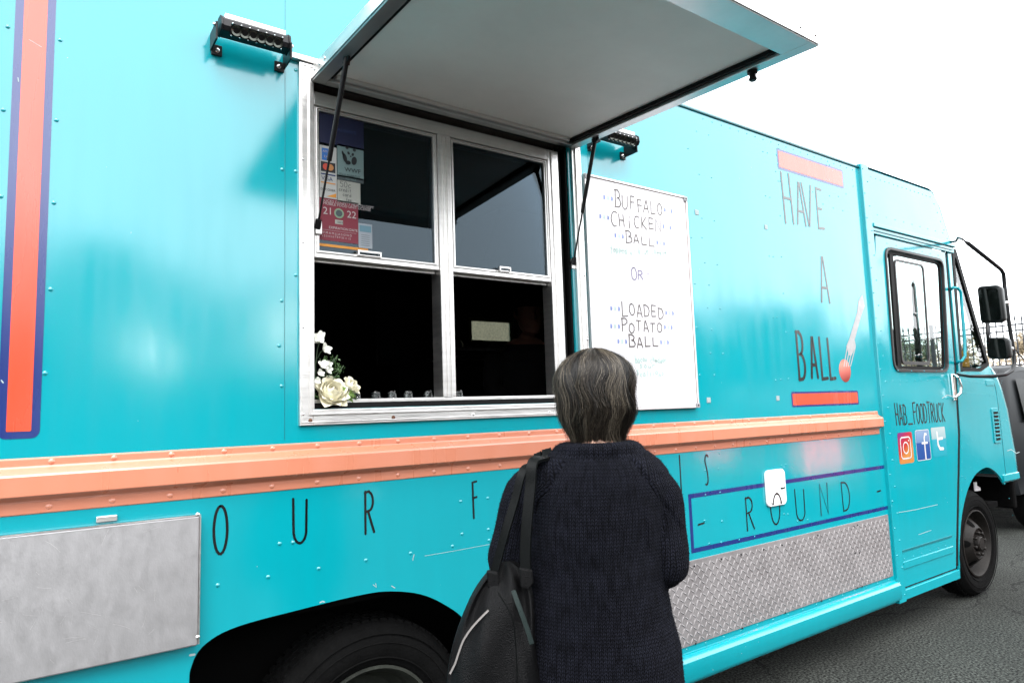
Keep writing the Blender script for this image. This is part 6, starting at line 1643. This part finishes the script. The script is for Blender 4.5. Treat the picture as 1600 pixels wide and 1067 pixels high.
# pale building far beyond the fence
bw = mat('pale_render', (.35, .45, .46), .8, noise_amt=.1); bwin = mat('dark_window', (.05, .07, .08), .2)
bd = thing('building', 'pale grey green flat roofed building far beyond the fence', 'building', (46, 24, 2.0))
MB().box(44, 50, 18.5, 23.5, 2.0, 4.7).build('wall', bw, bd)
MB().box(43.8, 50.2, 18.3, 23.7, 4.7, 4.9).build('roof', mat('roof_grey', (.2, .2, .2), .8), bd)
for k in range(5):
    MB().box(43.95, 43.99, 19.0 + k * .95, 19.5 + k * .95, 3.3, 4.1).build('window', bwin, bd)
ut = thing('utility_pole', 'thin dark utility pole beyond the fence seen through the cab door window', 'pole', (30, 14.5, 2.0))
MB().tube([(30, 14.5, 2.0), (30, 14.5, 6.0)], [.09, .07], 8).build('pole', barkm, ut)

# dark SUV parked ahead of the truck
suv = thing('parked_suv', 'dark grey sport utility vehicle parked ahead of the turquoise truck', 'car', (10.6, 1.55, 0))
cg_ = mat('charcoal_car_paint', (.008, .009, .010), .5, noise_amt=.1, spec=.12); 
SX, SY0, SY1 = 8.35, .62, 2.50
b = MB()
prof = [(8.42, .42), (8.35, .60), (8.36, 1.02), (8.42, 1.10), (8.62, 1.66), (8.80, 1.78), (9.3, 1.82), (10.9, 1.80), (11.5, 1.60), (12.0, 1.20), (12.9, 1.08), (13.1, .85), (13.1, .45)]
ringsS = []
for y, ins, dz in ((SY0, .10, -.06), (SY0 + .05, .02, -.01), (SY0 + .25, 0, 0), (SY1 - .25, 0, 0), (SY1 - .05, .02, -.01), (SY1, .10, -.06)):
    ringsS.append([(x + (ins if x < 10.5 else -ins), y + (.13 * max(0, z - 1.05) / .75) * (1 if y < 1.5 else -1), z + (dz if z > 1.1 else 0)) for x, z in prof])
b.loft(ringsS); b.build('body', cg_, suv, smooth=35, fix=True, bevel=.01)
gls = mat('dark_car_glass', (.004, .005, .006), .3, spec=.06)
for ys, s_ in ((SY0, -1), (SY1, 1)):
    for (xa, xb) in ((8.95, 9.7), (9.78, 10.6), (10.68, 11.35)):
        b = MB(); yo = .0; 
        b.add([(xa, ys + s_ * .012 - s_ * .035, 1.18), (xb, ys + s_ * .012 - s_ * .035, 1.18), (xb - (.15 if xb > 11 else 0), ys - s_ * .095, 1.66), (xa + (.05 if xa < 9 else 0), ys - s_ * .095, 1.66)], [(0, 1, 2, 3)]); b.build('window', gls, suv)
b = MB(); b.add([(8.435, 2.30, 1.15), (8.435, .82, 1.15), (8.60, .90, 1.60), (8.60, 2.22, 1.60)], [(0, 1, 2, 3)]); b.build('rear_window', gls, suv)
b = MB(); b.box(8.28, 8.42, .66, 2.46, .42, .72); b.build('rear_bumper', M['seal'], suv, bevel=.03)
b = MB(); b.box(8.325, 8.345, .95, 2.2, .80, .84); b.build('chrome_strip', M['chrome'], suv)
for y in (.68, 2.32):
    MB().box(8.335, 8.40, y, y + .12, .85, 1.12).build('tail_light', mat('tail_lens', (.25, .01, .01), .2), suv, bevel=.01)
for x in (9.15, 12.2):
    for y in (.64, 2.28):
        b = MB(); b.lathe([(.2, 0), (.34, 0), (.36, .03), (.36, .17), (.34, .2), (.2, .2)], (x, y - .02, .36), 'y', 32); w_ = b.build('wheel', M['rubber'], suv, smooth=40)
        MB().lathe([(0, .03), (.08, .02), (.2, .01), (.205, .0)], (x, y - .02, .36), 'y', 24).build('rim', M['alu'], w_, smooth=True)

# ================================================================== ACROSS THE LOT, BEHIND THE CAMERA (it shows in the gloss of the truck)
tl = ['tall dark green tree across the lot', ]
random.seed(9)
src = tree((-13, -20, 0), 5.6, 77, ldk, 'dark tree behind the photographer, first from the left end of its row', 'trees across the lot', name='street_tree')
kids = list(src.children)
for i in range(19):
    x = -9.6 + i * 3.4; k = random.uniform(.85, 1.15)
    c = src.copy(); col.objects.link(c); c.location = (x, -20 + random.uniform(-1.2, 1.2), 0); c.scale = (k * 1.2, k * 1.2, k); c.rotation_euler = (0, 0, random.uniform(0, 6))
    c['label'] = 'dark tree behind the photographer, ' + ['first','second','third','fourth','fifth','sixth','seventh','eighth','ninth','tenth','eleventh','twelfth','thirteenth','fourteenth','fifteenth','sixteenth','seventeenth','eighteenth','nineteenth','twentieth','twenty-first'][i + 1] + ' from the left end of its row'
    for ch in kids:
        d = ch.copy(); col.objects.link(d); d.parent = c; d.matrix_parent_inverse = ch.matrix_parent_inverse.copy()
bl = thing('building', 'long low brick building across the lot behind the photographer', 'building', (20, -34, 0))
brick = mat('brown_brick', (.12, .06, .04), .9, noise_amt=.2, noise_scale=20)
MB().box(-30, 90, -38, -32, 0, 4.6).build('wall', brick, bl)
MB().box(-30.2, 90.2, -38.2, -31.8, 4.6, 4.9).build('roof', M['under'], bl)
for k in range(20):
    MB().box(-27 + k * 5.6, -25 + k * 5.6, -31.99, -31.95, 1.2, 3.0).build('window', bwin, bl)
lamp_m = mat('lit_globe', (1, 1, 1), .5, emit=((1, .96, .88), 34))
sc.cycles.sample_clamp_indirect = 0
for loc, lab in (((2.15, -16, 3.28), 'added globe lamp on the shorter post, out of view, for a bright spot in the paint'), ((5.45, -16, 3.95), 'added globe lamp on the taller post, out of view, for a bright spot in the paint')):  # added out of view, to reflect as the two bright spots in the side paint
    lp = thing('reflection_lamp', lab, 'lamp', (loc[0], loc[1], 0), 'added globe lamps out of view')
    MB().tube([(loc[0], loc[1], 0), (loc[0], loc[1], loc[2] - .17)], [.06, .04], 10).build('post', M['blackmetal'], lp, smooth=40)
    MB().ball(loc, .125, 1, 1, 1, 16, 12).build('globe', lamp_m, lp, smooth=True)

# dark hatchback with its brake lights on, parked to the right of the photographer (its lamps streak the paint)
car = thing('parked_hatchback', 'dark hatchback with lit brake lights parked beside the photographer', 'car', (9.8, -3.2, 0))
CX, CY = 8.0, -4.1
b = MB()
prof = [(0, .42), (-.05, .6), (0, .95), (.12, 1.05), (.5, 1.42), (.9, 1.48), (1.9, 1.45), (2.7, 1.0), (3.7, .88), (3.95, .7), (3.95, .4)]
b.loft([[(CX + x, CY + y, z) for x, z in prof] for y in (0, .06, 1.68, 1.74)]); b.build('body', cg_, car, smooth=35, fix=True)
brk = mat('lit_brake_lens', (.4, .01, .01), .3, emit=((1, .06, .03), 5))
for y in (.04, 1.58):
    b = MB(); b.box(CX - .07, CX - .02, CY + y, CY + y + .10, .60, 1.05); b.build('tail_light', brk, car, bevel=.01)
for x in (.75, 3.15):
    for y in (-.01, 1.55):
        b = MB(); b.lathe([(.2, 0), (.29, 0), (.31, .03), (.31, .17), (.29, .2), (.2, .2)], (CX + x, CY + y, .31), 'y', 24); b.build('wheel', M['rubber'], car, smooth=40)

b = MB(); rnd = random.Random(8)
leafcloud(b, (24.5, 9, 2.35), 2.2, 15, .75, 16000, .07, rnd, 0)
tag(b.build('dry_scrub', mat('tan_scrub', (.30, .24, .17), .9, noise_amt=.35, noise_scale=3)), 'tan dry scrub behind the iron fence', kind='stuff')
hoodm = mat('dull_stainless', (.10, .10, .095), .45, .6, noise_amt=.2)
MB().prism([(2.55, 2.55), (3.45, 2.55), (3.3, 2.95), (2.7, 2.95)], 1.70, 2.16).build('range_hood', hoodm, truck, bevel=.01)
MB().box(2.30, 3.9, 1.95, 2.165, 1.86, 1.875).build('wall_shelf', hoodm, truck)
for i, (x, h) in enumerate(((2.40, .16), (2.52, .12), (3.25, .18), (3.40, .10), (3.55, .15))):
    MB().lathe([(0, 0), (.05, 0), (.05, h), (.035, h + .02), (0, h + .02)], (x, 2.06, 1.8755), 'z', 14).build('storage_canister', hoodm, truck, smooth=40)
scr = mat('bare_scratch', (.30, .38, .38), .5)
def scratch(pts, wd, y=-.0007):
    P_ = [at(u, v, y) for u, v in pts]; MB().ribbon([(q.x, q.z) for q in P_], wd, y).build('scratch', scr, truck)
scratch([(664, 868), (700, 862), (733, 856), (765, 850)], .0014)
scratch([(645, 875), (646, 870), (647, 866)], .003)
scratch([(500, 941), (504, 939), (507, 940)], .004); scratch([(583, 913), (588, 917), (587, 911)], .002); scratch([(612, 915), (617, 918)], .003)
scratch([(297, 1023), (304, 1022)], .006)
scratch([(1400, 801), (1430, 796), (1465, 788)], .003, -.0047); scratch([(1435, 835), (1455, 828)], .003, -.0047)
scratch([(1472, 622), (1480, 617), (1488, 619)], .005, -.0047)
scratch([(1574, 704), (1580, 702), (1588, 708), (1593, 706)], .006)
scratch([(45, 62), (65, 74)], .0012, -.0019); scratch([(28, 122), (29, 128)], .002, -.0019); scratch([(2, 594), (5, 598)], .003, -.0012)
rs = random.Random(3)
shs = mat('shelf_scratch', (.62, .61, .61), .4, .8)
for i in range(46):
    x0_, z0_ = rs.uniform(-.35, .36), rs.uniform(.88, 1.19); a_ = rs.uniform(0, PI); l_ = rs.uniform(.008, .05); cv = rs.uniform(-.3, .3)
    pts = [(x0_ + l_ * t * math.cos(a_ + cv * t), z0_ + l_ * t * math.sin(a_ + cv * t)) for t in (0, .33, .66, 1)]
    if all(-.4 < x_ < .39 and .865 < z_ < 1.205 for x_, z_ in pts): MB().ribbon(pts, rs.uniform(.0005, .0011), -.0403 - i * .00001).build('scratch', shs, shelf_part)
